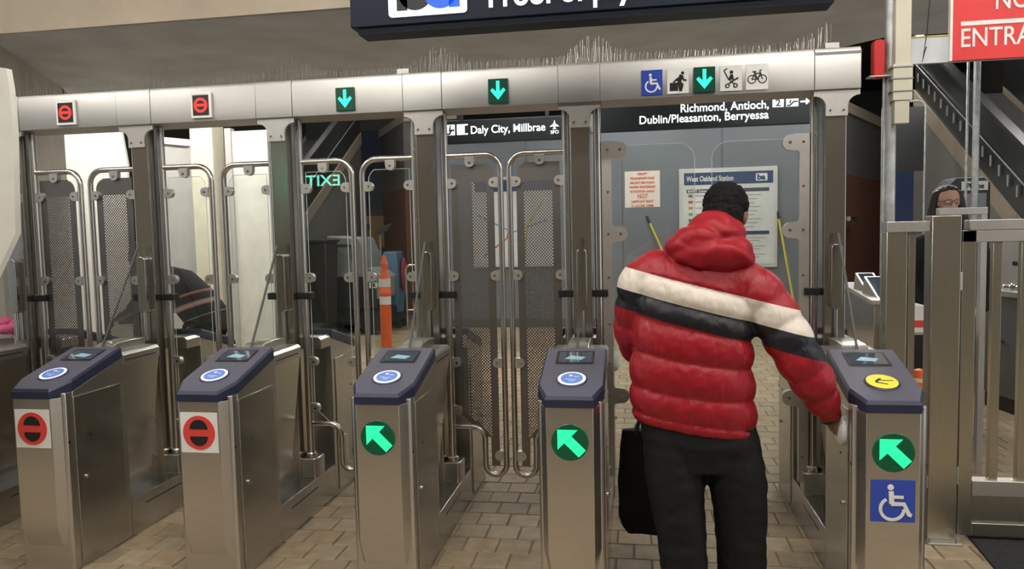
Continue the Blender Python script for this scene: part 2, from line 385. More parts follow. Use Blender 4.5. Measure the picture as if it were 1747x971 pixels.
def tower(t, kind, rear=False):
    """front cabinet of a gate, local y 0..0.48"""
    K = lambda k, fn: cached('tw_' + k, fn)
    R = lambda p: (p[0], p[1], p[2])
    rot = (0, 0, PI) if rear else None; loc = (0, 1.70, 0) if rear else None
    def put(name, me, label=None, bevel=0, parent=t):
        if parent is t: return link(name, me, parent, loc, rot, label, bevel)
        return link(name, me, parent, None, None, label, bevel)
    def body():
        mb = MB()
        sec = [(-HW, 0.055), (-HW + 0.012, 0.043), (HW - 0.012, 0.043), (HW, 0.055), (HW, 0.482), (-HW, 0.482)]
        # side profile with the sloped top
        pts = []
        for (x, y) in sec:
            pts.append((x, y, 0.0))
        top = [(x, y, 0.885 + (0 if y < 0.1 else (y - 0.1) * 0.30) + (0.012 if y < 0.1 else 0.02)) for (x, y) in sec]
        sec2 = [(-HW, 0.1), (HW, 0.1)]
        A = [(-HW, 0.055), (-HW + 0.012, 0.043), (HW - 0.012, 0.043), (HW, 0.055), (HW, 0.1), (-HW, 0.1)]
        mb.prism(A, 'z', 0, 0.902)
        mb.prism([(0.1, 0.0), (0.482, 0.0), (0.482, 1.012), (0.1, 0.902)], 'x', -HW, HW)
        return mb.mesh('body', [STEEL], 40)
    b = put('body', K('body', body), bevel=0.003)
    def plate():
        mb = MB(); y1 = 0.045
        a = [(-FW, 0), (FW, 0), (FW + 0.028, y1), (-FW - 0.028, y1)]
        bq = [(-FW + 0.006, 0.036), (FW - 0.006, 0.036), (FW + 0.006, y1), (-FW - 0.006, y1)]
        mb.loft([[(x, y, 0.135) for x, y in bq], [(x, y, 0.245) for x, y in a], [(x, y, 0.884) for x, y in a]])
        return mb.mesh('front_plate', [STEEL], 20)
    fp = put('front_plate', K('plate', plate), bevel=0.002)
    def cap():
        mb = MB(); e = 0.004; w = HW + e
        out = [(-FW - e, -0.006), (FW + e, -0.006), (w, 0.098), (w, 0.47), (-w, 0.47), (-w, 0.098)]
        bot = lambda y: 0.884 if y < 0.05 else (0.903 + (y - 0.098) * 0.283)
        top = lambda y: 0.932 + 0.2936 * y
        ins = [(-FW + 0.004, 0.004), (FW - 0.004, 0.004), (w - 0.008, 0.104), (w - 0.008, 0.462), (-w + 0.008, 0.462), (-w + 0.008, 0.104)]
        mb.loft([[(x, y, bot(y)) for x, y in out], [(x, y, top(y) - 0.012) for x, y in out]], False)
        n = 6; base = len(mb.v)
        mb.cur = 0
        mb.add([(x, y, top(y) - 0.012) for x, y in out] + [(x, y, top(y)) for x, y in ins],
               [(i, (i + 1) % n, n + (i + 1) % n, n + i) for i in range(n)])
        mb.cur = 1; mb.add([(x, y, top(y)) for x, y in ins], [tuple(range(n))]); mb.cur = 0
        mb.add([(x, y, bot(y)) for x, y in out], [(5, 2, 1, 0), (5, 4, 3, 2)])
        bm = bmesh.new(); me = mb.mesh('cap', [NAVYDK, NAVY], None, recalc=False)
        bm.from_mesh(me); bmesh.ops.remove_doubles(bm, verts=bm.verts, dist=1e-5); bmesh.ops.recalc_face_normals(bm, faces=bm.faces); bm.to_mesh(me); bm.free()
        return me
    c = put('cap', K('cap', cap), 'navy plastic sloped top')
    tilt = math.atan(0.2936)
    def on_cap(mb_fn, key, mats, name, y, label=None, dz=0.0, dx=0.0):
        me = K(key, lambda: mb_fn().mesh(name, mats, 40))
        return link(name, me, c, (dx, y, 0.932 + 0.2936 * y + dz), (tilt, 0, 0), label)
    on_cap(lambda: MB().lathe([(0.071, -0.004), (0.071, 0.002), (0.067, 0.005), (0.0, 0.005)], n=36), 'rim', [NAVYDK], 'reader_rim', 0.15)
    if kind == 'yellow':
        on_cap(lambda: MB().lathe([(0.062, 0), (0.062, 0.0075), (0.0, 0.0075)], n=36), 'ydisc', [YELLOWP], 'card_reader', 0.15, 'yellow card reader disc')
        def tick():
            mb = MB()
            for p in ([(-0.03, 0.0), (-0.006, 0.026), (0.004, 0.022), (-0.02, -0.006)], [(-0.03, -0.012), (0.016, -0.03), (0.018, -0.024), (-0.026, -0.004)], [(-0.008, 0.005), (0.046, 0.003), (0.046, 0.008), (-0.006, 0.011)]):
                mb.prism(p, 'z', 0.0074, 0.0084)
            return mb
        on_cap(tick, 'tick', [BLACK], 'reader_symbol', 0.15)
    else:
        on_cap(lambda: MB().lathe([(0.063, 0), (0.063, 0.007), (0.0, 0.007)], n=36), 'rdisc', [RINGW], 'reader_ring', 0.15, 'white glowing ring')
        on_cap(lambda: MB().lathe([(0.05, 0), (0.05, 0.0085), (0.0, 0.0085)], n=36), 'bdisc', [BLUERD], 'card_reader', 0.15, 'blue card reader disc')
        def mk():
            mb = MB()
            mb.prism(circ(-0.006, 0.024, 0.009, 10), 'z', 0.0084, 0.0092)
            mb.prism([(0.008, 0.02), (0.032, 0.014), (0.032, 0.01), (0.008, 0.013)], 'z', 0.0084, 0.0092)
            mb.prism([(-0.028, -0.008), (0.022, -0.012), (0.022, -0.016), (-0.028, -0.012)], 'z', 0.0084, 0.0092)
            mb.prism([(-0.012, -0.024), (0.012, -0.026), (0.012, -0.03), (-0.012, -0.028)], 'z', 0.0084, 0.0092)
            return mb
        on_cap(mk, 'rmark', [WHITE], 'reader_symbol', 0.15)
    on_cap(lambda: MB().prism(rrect(-0.089, 0.089, -0.068, 0.068, 0.006), 'z', -0.004, 0.0025), 'sframe', [BLACK], 'screen_frame', 0.365)
    def scr():
        mb = MB(); mb.prism([(-0.078, -0.054), (0.078, -0.054), (0.078, 0.056), (-0.078, 0.056)], 'z', 0, 0.0035); return mb
    on_cap(scr, 'screen', [SCREEN], 'screen', 0.365, 'small dark display')
    def sglow():
        mb = MB(); mb.prism([(-0.05, -0.02), (0.03, -0.03), (0.05, 0.0), (-0.02, 0.015)], 'z', 0.0034, 0.0042); return mb
    on_cap(sglow, 'sglow', [emit('screen_art', (0.3, 0.5, 0.6), 0.35)], 'screen_picture', 0.365)
    # side doors
    for s in (-1, 1):
        def dr(s=s):
            return MB().prism([(0.098, 0.03), (0.44, 0.03), (0.44, 0.874), (0.098, 0.874)], 'x', s * HW, s * (HW + 0.006)).mesh('side_door', [STEELH], 40)
        d = put('side_door', K('door%d' % s, dr), bevel=0.002)
        link('lock', K('lock%d' % s, lambda: MB().lathe([(0.011, 0), (0.011, s * 0.008), (0.006, s * 0.012), (0, s * 0.012)], (s * (HW + 0.006), 0.157, 0.454), 14, 'x').mesh('lock', [POLE], 40)), d)
        link('screw', K('scr%d' % s, lambda: MB().lathe([(0.006, 0), (0.006, s * 0.002), (0, s * 0.002)], (s * (HW + 0.006), 0.2, 0.66), 10, 'x').mesh('screw', [BLACK], 40)), d)
        put('bolt', K('bolt%d' % s, lambda: MB().lathe([(0.007, 0), (0.007, s * 0.0025), (0, s * 0.0025)], (s * HW, 0.06, 0.655), 10, 'x').mesh('bolt', [BLACK], 40)))
    # front signs
    if kind == 'red':
        sg = put('no_entry_sticker', K('stk', lambda: MB().box(-0.094, 0.094, -0.003, 0, 0.642, 0.832).mesh('no_entry_sticker', [WHITE])), 'white sticker with a red no-entry roundel')
        link('roundel', K('rnd', lambda: MB().lathe([(0.081, 0), (0.081, -0.002), (0, -0.002)], (0, -0.003, 0.737), 40, 'y').mesh('roundel', [REDP], 40)), sg)
        def halves():
            mb = MB()
            for a0, dz in ((0, 0.017), (180, -0.017)):
                mb.prism(circ(0, 0.737 + dz, 0.046, 16, a0, a0 + 180), 'y', -0.0052, -0.0062)
            return mb.mesh('half_disc', [BLACK])
        link('half_disc', K('hd', halves), sg)
    elif kind in ('green', 'yellow'):
        dz = 0.733 if kind == 'green' else 0.723
        sg = link('arrow_light', K('arl', lambda: MB().lathe([(0.081, 0.02), (0.081, -0.002), (0.0785, -0.0045), (0.0, -0.0045)], (0, 0, 0), 40, 'y').mesh('arrow_light', [GREENDK], 40)), t, (0, 0, dz), None, 'round green signal lamp')
        def arrow():
            c45 = math.cos(math.radians(135)); s45 = math.sin(math.radians(135))
            pts = [(0.068, 0.0), (-0.01, 0.066), (-0.01, 0.026), (-0.07, 0.026), (-0.07, -0.026), (-0.01, -0.026), (-0.01, -0.066)]
            # an arrow whose head corner sits up and to the left
            P = [(-0.053, 0.055), (0.034, 0.055), (0.007, 0.027), (0.068, -0.033), (0.038, -0.064), (-0.024, -0.003), (-0.053, -0.032)]
            return MB().prism(P, 'y', -0.0045, -0.006).mesh('arrow', [GREEN])
        link('arrow', K('arw', arrow), sg, None, None, 'bright green diagonal arrow')
        if kind == 'yellow':
            st = link('wheelchair_sticker', MB().box(-0.084, 0.084, -0.003, 0, 0.437, 0.61).mesh('wheelchair_sticker', [BLUEP]), t, None, None, 'blue wheelchair access sticker')
            mb = MB(); icon_wheelchair(mb, 0.002, 0.522, 0.095, -0.0042, -0.003); link('symbol', mb.mesh('symbol', [WHITE]), st)

def gate(i, kind, label):
    t = thing('fare_gate', label, 'fare gate', (GX[i], 0, 0), 0, 'row of fare gates')
    tower(t, kind); tower(t, 'plain', True)
    K = cached
    link('plinth', K('plinth', lambda: MB().box(-HW, HW, 0.483, 1.217, 0, 0.207).mesh('plinth', [STEELH])), t, bevel=0.003)
    for s in (-1, 1):
        link('slot', K('slot%d' % s, lambda: MB().box(s * HW - 0.001 * s, s * (HW + 0.001), 0.606, 0.95, 0.149, 0.155).mesh('slot', [BLACK])), t)
        link('slot', K('slotb%d' % s, lambda: MB().box(s * HW - 0.001 * s, s * (HW + 0.001), 0.5, 0.76, 0.986, 0.992).mesh('slot', [BLACK])), t)
    def inner():
        mb = MB(); mb.box(-0.03, 0.03, 0.483, 1.217, 0.207, 0.975); return mb.mesh('centre_panel', [STEELH])
    link('centre_panel', K('inner', inner), t)
    def rail(y0, y1):
        mb = MB(); prof = [(-HW, 0.962), (HW, 0.962), (HW, 1.018), (HW - 0.015, 1.035), (-HW + 0.015, 1.035), (-HW, 1.018)]
        mb.prism(prof, 'y', y0, y1); return mb.mesh('top_rail', [STEEL])
    link('top_rail', K('rail0', lambda: rail(0.483, 0.80)), t, bevel=0.003)
    link('top_rail', K('rail1', lambda: rail(1.07, 1.217)), t, bevel=0.003)
    def hump():
        mb = MB(); prof = [(0.478, 1.03), (0.50, 1.055), (0.56, 1.078), (0.68, 1.082), (0.80, 1.075), (0.80, 1.03)]
        mb.prism(prof, 'x', -0.055, 0.055); return mb.mesh('sensor_hump', [STEEL], 50)
    link('sensor_hump', K('hump', hump), t, bevel=0.006)
    # side panels below the top rail in front of the hinge pole
    for s in (-1, 1):
        link('skirt_panel', K('skp%d' % s, lambda: MB().prism([(0.03, 0.30), (0.05, 0.30), (HW - 0.01, 0.962), (HW - 0.03, 0.962)] if s > 0 else [(-0.03, 0.30), (-0.05, 0.30), (-HW + 0.01, 0.962), (-HW + 0.03, 0.962)], 'y', 0.483, 0.80).mesh('skirt_panel', [STEELH])), t)
    # post with its bracket
    def post():
        mb = MB(); mb.box(-0.052, 0.052, 0.915, 1.06, 0.207, 2.325); return mb.mesh('post', [DARKSTEEL])
    link('post', K('post', post), t, bevel=0.004)
    def brk():
        P = [(-0.111, 2.325), (-0.111, 2.30)]
        for k in range(7):
            a = math.radians(90 - 90 * k / 6); P.append((-0.111 + 0.058 * math.cos(a) + 0.0, 2.242 + 0.055 * math.sin(a)))
        P += [(-0.053, 2.195)]
        P += [(-x, z) for x, z in P[::-1]]
        mb = MB(); mb.prism(P, 'y', 0.896, 0.914); return mb.mesh('post_bracket', [ROUGHSTEEL], 30)
    bk = link('post_bracket', K('brk', brk), t)
    for sx in (-0.032, 0.032):
        link('bolt', K('bb%g' % sx, lambda: MB().lathe([(0.006, 0.896), (0.006, 0.891), (0.0, 0.891)], (sx, 0, 2.222), 10, 'y').mesh('bolt', [DARKSTEEL], 40)), bk)
    # glass fin, clamp plate
    fin = link('glass_fin', K('fin', lambda: MB().prism([(0.50, 1.05), (0.90, 1.05), (0.90, 1.60), (0.853, 1.60)], 'x', -0.005, 0.005).mesh('glass_fin', [GLASS])), t)
    link('glass_edge', K('fine', lambda: MB().prism([(0.498, 1.052), (0.504, 1.05), (0.857, 1.60), (0.851, 1.602)], 'x', -0.0055, 0.0055).mesh('glass_edge', [plain('fin_edge', (0.05, 0.05, 0.048), 0.5)])), fin)
    def clampplate():
        mb = MB(); mb.prism(rrect(-0.027, 0.027, 1.21, 1.545, 0.022), 'y', 0.868, 0.914); return mb.mesh('glass_clamp', [DARKSTEEL], 40)
    link('glass_clamp', K('clp', clampplate), t, bevel=0.003)
    link('clamp_foot', K('clf', lambda: MB().cyl((0, 0.89, 1.04), (0, 0.89, 1.21), 0.010, 12).mesh('clamp_foot', [POLE], 40)), t)
    return t
gate(0, 'red', 'leftmost steel fare gate cut off by the left picture edge')
gate(1, 'red', 'steel fare gate with red no-entry sticker nearest the left picture edge')
gate(2, 'red', 'steel fare gate with red no-entry sticker, second console from the left')
gate(3, 'green', 'steel fare gate with green arrow between the glass leaves and the perforated leaves')
gate(4, 'green', 'steel fare gate with green arrow left of the man in the red jacket')
g5 = gate(5, 'yellow', 'steel fare gate with yellow reader and blue wheelchair sticker')
def sensor(t, x, y, z, s):
    mb = MB(); mb.lathe([(0.0, 0), (0.062, 0), (0.062, s * 0.012), (0.05, s * 0.024), (0.02, s * 0.03), (0.0, s * 0.031)], (x, y, z), 28, 'x')
    part('touch_sensor', mb, plain('sensor_white', (0.7, 0.72, 0.72), 0.3), t, label='white domed sensor button')
sensor(g5, -HW - 0.006, 0.17, 0.765, -1)
g4 = [o for o in bpy.data.objects if o.name.startswith('fare_gate') and abs(o.location.x - GX[4]) < 1e-6][0]
sensor(g4, HW + 0.006, 1.53, 0.82, 1)

# ------------------------------------------------------------------ swing leaves
LX = 0.320; ZT = 2.08; ZB = 0.245
def leaf_xrange(z):
    l = 0.036; r = LX - 0.038
    if z > 1.96:
        k = z - 1.96; rr = 0.07; r = r - rr + math.sqrt(max(0, rr * rr - k * k)); 
    if z < 0.62:
        if z > 0.47: l = 0.036 + (0.62 - z) / 0.15 * (LX - 0.125 - 0.036)
        else: l = LX - 0.089 + (0.47 - z) * 0.02
    return l, r
def leaf_outline():
    zs = [0.30 + i * 0.02 for i in range(87)]
    R_ = [(leaf_xrange(z)[1], z) for z in zs if z <= 2.03]; L_ = [(leaf_xrange(z)[0], z) for z in zs if z <= 2.03]
    return R_ + L_[::-1]
def perf_mesh():
    mb = MB(); pw = 0.0168; ph = 0.0092; hr = 0.0042; z = 0.30; row = 0; th = 0.0
    while z < 2.03 - 1e-6:
        z1 = min(z + ph, 2.03); zm = (z + z1) / 2; l, r = leaf_xrange(zm); xa, xb = l + 0.036, r - 0.036
        if zm < 0.47: xa, xb = l + 0.018, r - 0.016
        if zm < 0.34 or zm > 1.93 or xb - xa < 0.012:
            mb.add([(l, 0, z), (r, 0, z), (r, 0, z1), (l, 0, z1)], [(0, 1, 2, 3)])
        else:
            off = (row % 2) * pw / 2
            # keep the columns on one lattice
            k0 = math.ceil((xa - off) / pw); k1 = math.floor((xb - off) / pw)
            if k1 <= k0:
                mb.add([(l, 0, z), (r, 0, z), (r, 0, z1), (l, 0, z1)], [(0, 1, 2, 3)])
            else:
                a, b = k0 * pw + off, k1 * pw + off
                mb.add([(l, 0, z), (a, 0, z), (a, 0, z1), (l, 0, z1)], [(0, 1, 2, 3)])
                mb.add([(b, 0, z), (r, 0, z), (r, 0, z1), (b, 0, z1)], [(0, 1, 2, 3)])
                for k in range(k0, k1):
                    x0 = k * pw + off; x1 = x0 + pw; xm = (x0 + x1) / 2
                    outer = [(x1, zm), (x1, z1), (xm, z1), (x0, z1), (x0, zm), (x0, z), (xm, z), (x1, z)]
                    inn = [(xm + hr * math.cos(math.radians(45 * q)), zm + hr * math.sin(math.radians(45 * q))) for q in range(8)]
                    mb.add([(x, 0, zz) for x, zz in outer + inn], [(q, (q + 1) % 8, 8 + (q + 1) % 8, 8 + q) for q in range(8)])
        z = z1; row += 1
    return mb.mesh('perforated_sheet', [steel('sheet_steel_shaded', (0.22, 0.21, 0.2), 0.42, (20, 20, 20), 0.05, 0.0)], None, recalc=False)  # sheet colour darkened for the shade it stands in
def clamp_mesh():
    # rounded tab pointing along +x from the origin
    P = [(0.0, -0.028), (0.022, -0.028)] + [(0.03 + 0.024 * math.cos(math.radians(a)), 0.024 * math.sin(math.radians(a)) * 1.12) for a in range(-75, 76, 15)] + [(0.022, 0.028), (0.0, 0.028)]
    mb = MB(); mb.prism(P, 'y', -0.016, 0.016); return mb.mesh('clamp', [ROUGHSTEEL], 30)
def leaf(xp, direction, perf, label):
    t = thing('gate_leaf', label, 'gate door', (xp, 1.0, 0), 0 if direction > 0 else PI, 'swinging gate leaves')
    link('pole', cached('pole', lambda: MB().cyl((0, 0, 0.33), (0, 0, 2.32), 0.0215, 18).mesh('pole', [POLE], 40)), t)
    def frame():
        path = fillet([(0.0, 0, ZT), (LX, 0, ZT), (LX, 0, ZB), (LX - 0.122, 0, ZB), (LX - 0.122, 0, 0.525), (0.0, 0, 0.525)], [0.085, 0.0605, 0.0605, 0.075])
        mb = MB(); mb.tube(path, 0.0165, 12); return mb.mesh('tube_frame', [POLE], 60)
    link('tube_frame', cached('frame', frame), t)
    if perf:
        p = link('perforated_sheet', cached('perf', perf_mesh), t, None, None, 'perforated steel sheet'); sd = p.modifiers.new('thickness', 'SOLIDIFY'); sd.thickness = 0.0016; sd.offset = 0
    else:
        p = link('glass_pane', cached('pane', lambda: MB().prism(leaf_outline(), 'y', -0.004, 0.004).mesh('glass_pane', [GLASS])), t, None, None, 'clear glass pane')
        def edge():
            O = leaf_outline(); mb = MB(); mb.tube([(x, 0, z) for x, z in O + [O[0]]], 0.0022, 4); return mb.mesh('pane_edge', [GLASSEDGE])
        link('pane_edge', cached('paneedge', edge), p)
    cm = cached('clamp', clamp_mesh)
    for (x, z, a) in ((LX * 0.46, ZT - 0.012, PI / 2), (0.014, 1.925, 0), (LX - 0.012, 1.925, PI), (0.014, 1.40, 0), (LX - 0.012, 1.40, PI), (0.014, 0.90, 0), (LX - 0.012, 0.90, PI), (0.014, 0.62, 0), (LX - 0.012, 0.36, PI)):
        c = link('clamp', cm, t, (x, 0, z), (0, a, 0))
        link('screw', cached('clscr', lambda: MB().lathe([(0.007, -0.016), (0.007, -0.0185), (0, -0.0185)], (0.03, 0, 0), 10, 'y').mesh('screw', [DARKSTEEL], 40)), c)
        link('screw', cached('clscr2', lambda: MB().lathe([(0.007, 0.016), (0.007, 0.0185), (0, 0.0185)], (0.03, 0, 0), 10, 'y').mesh('screw', [DARKSTEEL], 40)), c)
    link('hinge_block', cached('hb', lambda: MB().box(-0.034, 0.05, -0.034, 0.034, 1.275, 1.315).mesh('hinge_block', [BLACK])), t, None, None, 'black hinge block', 0.004)
    def foot():
        mb = MB(); mb.prism([(-0.045, -0.06), (0.045, -0.06), (0.058, -0.02), (0.058, 0.06), (-0.045, 0.06)], 'z', 0.207, 0.325); return mb.mesh('pivot_box', [STEEL], 30)
    f = link('pivot_box', cached('foot', foot), t, bevel=0.005)
    link('collar', cached('collar', lambda: MB().lathe([(0.034, 0.325), (0.034, 0.345), (0.028, 0.352), (0.0, 0.352)], (0, 0, 0), 20).mesh('collar', [POLE], 40)), f)
PD = 0.086
lab = {0: ('perforated steel gate leaf left of the pair nearest the left picture edge', 'perforated steel gate leaf right of the pair nearest the left picture edge'),
       1: ('glass gate leaf, left of the pair in front of the white boards', 'glass gate leaf, right of the pair in front of the white boards'),
       2: ('glass gate leaf, left of the pair in front of the orange post', 'glass gate leaf, right of the pair with the orange post behind it'),
       3: ('perforated steel gate leaf, left of the pair under the hanging sign with a 1', 'perforated steel gate leaf, right of the pair under the hanging sign with a 1')}
for a in range(4):
    leaf(GX[a] + PD, 1, a in (0, 3), lab[a][0]); leaf(GX[a + 1] - PD, -1, a in (0, 3), lab[a][1])
# wide aisle leaves: frameless glass with a tabbed hinge strip
def wide_leaf(xp, direction, label, notice=False):
    t = thing('gate_leaf', label, 'gate door', (xp, 1.0, 0), 0 if direction > 0 else PI, 'wide glass gate leaves')
    link('pole', cached('pole', None), t)
    Wd = 0.52
    P = [(0.06, 0.26), (Wd, 0.26)] + [(Wd - 0.09 + 0.09 * math.cos(math.radians(q)), 2.01 + 0.09 * math.sin(math.radians(q))) for q in range(0, 91, 10)] + [(0.06, 2.10)]
    p = link('glass_pane', cached('wpane', lambda: MB().prism(P, 'y', -0.005, 0.005).mesh('glass_pane', [GLASS])), t, None, None, 'frameless clear glass pane')
    link('pane_edge', cached('wedge', lambda: MB().tube([(x, 0, z) for x, z in P[1:]], 0.0018, 5).mesh('pane_edge', [GLASSEDGE])), p)
    def strip():
        Q = [(0.024, 0.26), (0.075, 0.26)]
        for zc in (0.72, 1.62, 2.08):
            Q += [(0.075, zc - 0.055), (0.082, zc - 0.045), (0.11, zc - 0.042)] + [(0.118 + 0.042 * math.cos(math.radians(q)), zc + 0.042 * math.sin(math.radians(q))) for q in range(-75, 76, 15)] + [(0.11, zc + 0.042), (0.082 if zc < 2 else 0.1, zc + 0.045)]
            if zc < 2: Q += [(0.075, zc + 0.055)]
        Q += [(0.024, 2.125)]
        mb = MB(); mb.prism(Q, 'y', -0.014, 0.014); return mb.mesh('hinge_strip', [ROUGHSTEEL], 30)
    h = link('hinge_strip', cached('strip', strip), t, None, None, 'grey steel hinge strip with rounded tabs')
    for q, z in enumerate((0.4, 0.55, 0.9, 1.12, 1.38, 1.85, 0.72, 1.62, 2.08)):
        for s in (-1, 1):
            xx = 0.055
            link('screw', cached('wscr%d%d' % (q, s), lambda: MB().lathe([(0.007, s * 0.014), (0.007, s * 0.0165), (0, s * 0.0165)], (xx, 0, z), 10, 'y').mesh('screw', [DARKSTEEL], 40)), h)
            if q > 5: link('screw', cached('wscx%d%d' % (q, s), lambda: MB().lathe([(0.008, s * 0.014), (0.008, s * 0.0165), (0, s * 0.0165)], (0.122, 0, z), 10, 'y').mesh('screw', [DARKSTEEL], 40)), h)
    link('hinge_block', cached('hb', None), t, None, None, 'black hinge block', 0.004)
    f = link('pivot_box', cached('foot', None), t, bevel=0.005); link('collar', cached('collar', None), f)
    return t
wl = wide_leaf(GX[4] + PD, 1, 'wide frameless glass gate leaf carrying the white notice')
wide_leaf(GX[5] - PD, -1, 'wide frameless glass gate leaf right of the man in the red jacket')
# paper notice on the left wide leaf
nt_ = thing('paper_notice', 'white paper notice with red lines of text on the glass leaf', 'notice', (2.955, 0.993, 1.86))
part('sheet', MB().box(-0.094, 0.094, -0.001, 0.0, -0.098, 0.098), plain('paper', (0.72, 0.68, 0.6), 0.7), nt_)
RT = plain('red_text', (0.7, 0.2, 0.13), 0.6)
for k, (tx, wdt) in enumerate((('FIRST', 0.05), ('TRANSPORT PASS', 0.13), ('MUST BE PAID', 0.13), ('WHEN ENTERING', 0.14), ('STATION AND', 0.13), ('NOT', 0.055), ('LEFT AT EXIT', 0.12), ('A LATER TIME', 0.12))):
    sz = 0.034 if tx == 'NOT' else 0.016
    text(tx, sz, RT, nt_, (-wdt / 2, -0.002, 0.078 - k * 0.0235 - (0.008 if k >= 5 else 0)), 0.0003, width=wdt, label='line of red print')

# ------------------------------------------------------------------ overhead beam
bm_t = thing('overhead_beam', 'long brushed steel beam across the gates carrying lane signs', 'beam', (0, 0.883, 2.325))
ZH = 0.209
edges = []
for i, X in enumerate(GX):
    part('post_box', MB().prism([(-0.002, 0), (0.235, 0), (0.235, ZH - 0.012), (0.012, ZH), (-0.002, ZH - 0.022)], 'x', X - 0.1105, X + 0.1105), BEAM, bm_t, bevel=0.002)
    if i: 
        x0, x1 = GX[i - 1] + 0.1115, X - 0.1115
        part('beam_section', MB().prism([(0, 0), (0.233, 0), (0.233, ZH - 0.012), (0.014, ZH - 0.001), (0, ZH - 0.024)], 'x', x0, x1), BEAM, bm_t, bevel=0.002)
part('end_cap', MB().box(GX[5] - 0.108, GX[5] + 0.1115, -0.0035, -0.002, 0.172, 0.186), plain('cap_grey', (0.25, 0.25, 0.26), 0.5, 0.6), bm_t)  # narrow grey strip across the front of the last post box
for x in (GX[2] + 0.76, GX[4] + 0.02, GX[5] - 0.02):
    b = part('beam_lug', MB().box(x - 0.035, x + 0.035, 0.03, 0.07, ZH - 0.01, ZH + 0.03), ROUGHSTEEL, bm_t, bevel=0.003)
def lane_sign(x, kind, lbl):
    W2, H0, H1 = (0.064, 0.018, 0.164) if kind == 'red' else (0.0545, 0.018, 0.146)
    if kind in ('red',):
        p = part('lane_sign', MB().box(x - W2, x + W2, -0.014, 0, H0, H1), WHITE, bm_t, bevel=0.002, label=lbl)
        part('display', MB().box(x - 0.05, x + 0.05, -0.016, -0.014, H0 + 0.015, H1 - 0.015), LEDBLACK, p)
        cz = (H0 + H1) / 2; mb = MB(); ring2d(mb, x, cz, 0.035, 0.0075, -0.0175, -0.016, 28); mb.box(x - 0.035, x + 0.035, -0.0175, -0.016, cz - 0.008, cz + 0.008)
        part('no_entry_symbol', mb, REDLED, p)
    elif kind == 'green':
        p = part('lane_sign', MB().box(x - W2, x + W2, -0.012, 0, H0, H1), GREENBD, bm_t, bevel=0.002, label=lbl)
        cz = (H0 + H1) / 2 + 0.002
        P = [(-0.009, 0.05), (0.009, 0.05), (0.009, -0.008), (0.03, 0.012), (0.041, 0.0), (0.0, -0.05), (-0.041, 0.0), (-0.03, 0.012), (-0.009, -0.008)]
        part('down_arrow', MB().prism([(x + a, cz + b) for a, b in P], 'y', -0.0135, -0.012), GREENB, p)
    else:
        col = BLUEP if kind == 'wheelchair' else WHITE
        p = part('lane_sign', MB().box(x - W2, x + W2, -0.004, 0, H0, H1), col, bm_t, label=lbl)
        cz = (H0 + H1) / 2; mb = MB(); y0, y1 = -0.0052, -0.004
        if kind == 'wheelchair': icon_wheelchair(mb, x, cz, 0.062, y0, y1)
        elif kind == 'luggage':
            mb.prism(circ(x + 0.024, cz + 0.04, 0.0085, 12), 'y', y0, y1); mb.box(x - 0.042, x + 0.0, y0, y1, cz - 0.05, cz - 0.008)
            strokes2d(mb, [([(0.018, 0.026), (0.005, 0.0)], 0.011), ([(0.005, 0.0), (0.022, -0.02), (0.014, -0.05)], 0.0065), ([(0.004, -0.004), (0.012, -0.05)], 0.006), ([(0.02, 0.022), (0.03, 0.004), (0.042, 0.002)], 0.0045), ([(0.012, 0.02), (-0.008, 0.008), (-0.022, -0.006)], 0.0045)], x, cz, 1, y0, y1)
        elif kind == 'stroller':
            mb.prism(circ(x + 0.002, cz + 0.03, 0.009, 12), 'y', y0, y1); ring2d(mb, x - 0.018, cz - 0.038, 0.009, 0.003, y0, y1, 14); ring2d(mb, x + 0.022, cz - 0.038, 0.009, 0.003, y0, y1, 14)
            mb.prism([(x - 0.004, cz + 0.02), (x + 0.01, cz + 0.018), (x + 0.014, cz - 0.006), (x + 0.034, cz - 0.008), (x + 0.03, cz + 0.0), (x + 0.014, cz + 0.004)][:4] + [(x - 0.014, cz - 0.008)], 'y', y0, y1)
            strokes2d(mb, [([(-0.035, 0.04), (-0.012, -0.006), (0.018, -0.03)], 0.0025), ([(0.034, 0.0), (0.012, -0.012), (-0.014, -0.03)], 0.0035), ([(-0.035, 0.04), (-0.02, 0.05)], 0.0025)], x, cz, 1, y0, y1)
        elif kind == 'bicycle':
            ring2d(mb, x - 0.026, cz - 0.012, 0.02, 0.0025, y0, y1, 20); ring2d(mb, x + 0.026, cz - 0.012, 0.02, 0.0025, y0, y1, 20)
            strokes2d(mb, [([(-0.026, -0.012), (-0.012, 0.016), (0.016, 0.018), (0.002, -0.012), (-0.026, -0.012)], 0.0026), ([(0.002, -0.012), (-0.014, 0.024)], 0.0026), ([(0.026, -0.012), (0.013, 0.03), (0.022, 0.034)], 0.0026), ([(-0.022, 0.026), (-0.006, 0.026)], 0.0032)], x, cz, 1, y0, y1)
        part('symbol', mb, WHITE if kind == 'wheelchair' else BLACK, p, smooth=None)
lane_sign((GX[0] + GX[1]) / 2 + 0.003, 'red', 'white-framed red no-entry lane light')
lane_sign((GX[1] + GX[2]) / 2, 'red', 'white-framed red no-entry lane light')
lane_sign((GX[2] + GX[3]) / 2 - 0.005, 'green', 'green down-arrow lane light')
lane_sign((GX[3] + GX[4]) / 2 - 0.004, 'green', 'green down-arrow lane light')
lane_sign(3.0085, 'wheelchair', 'blue wheelchair lane sign'); lane_sign(3.142, 'luggage', 'white lane sign with a traveller and suitcase')
lane_sign(3.2755, 'green', 'green down-arrow lane light'); lane_sign(3.409, 'stroller', 'white lane sign with a stroller'); lane_sign(3.538, 'bicycle', 'white lane sign with a bicycle')
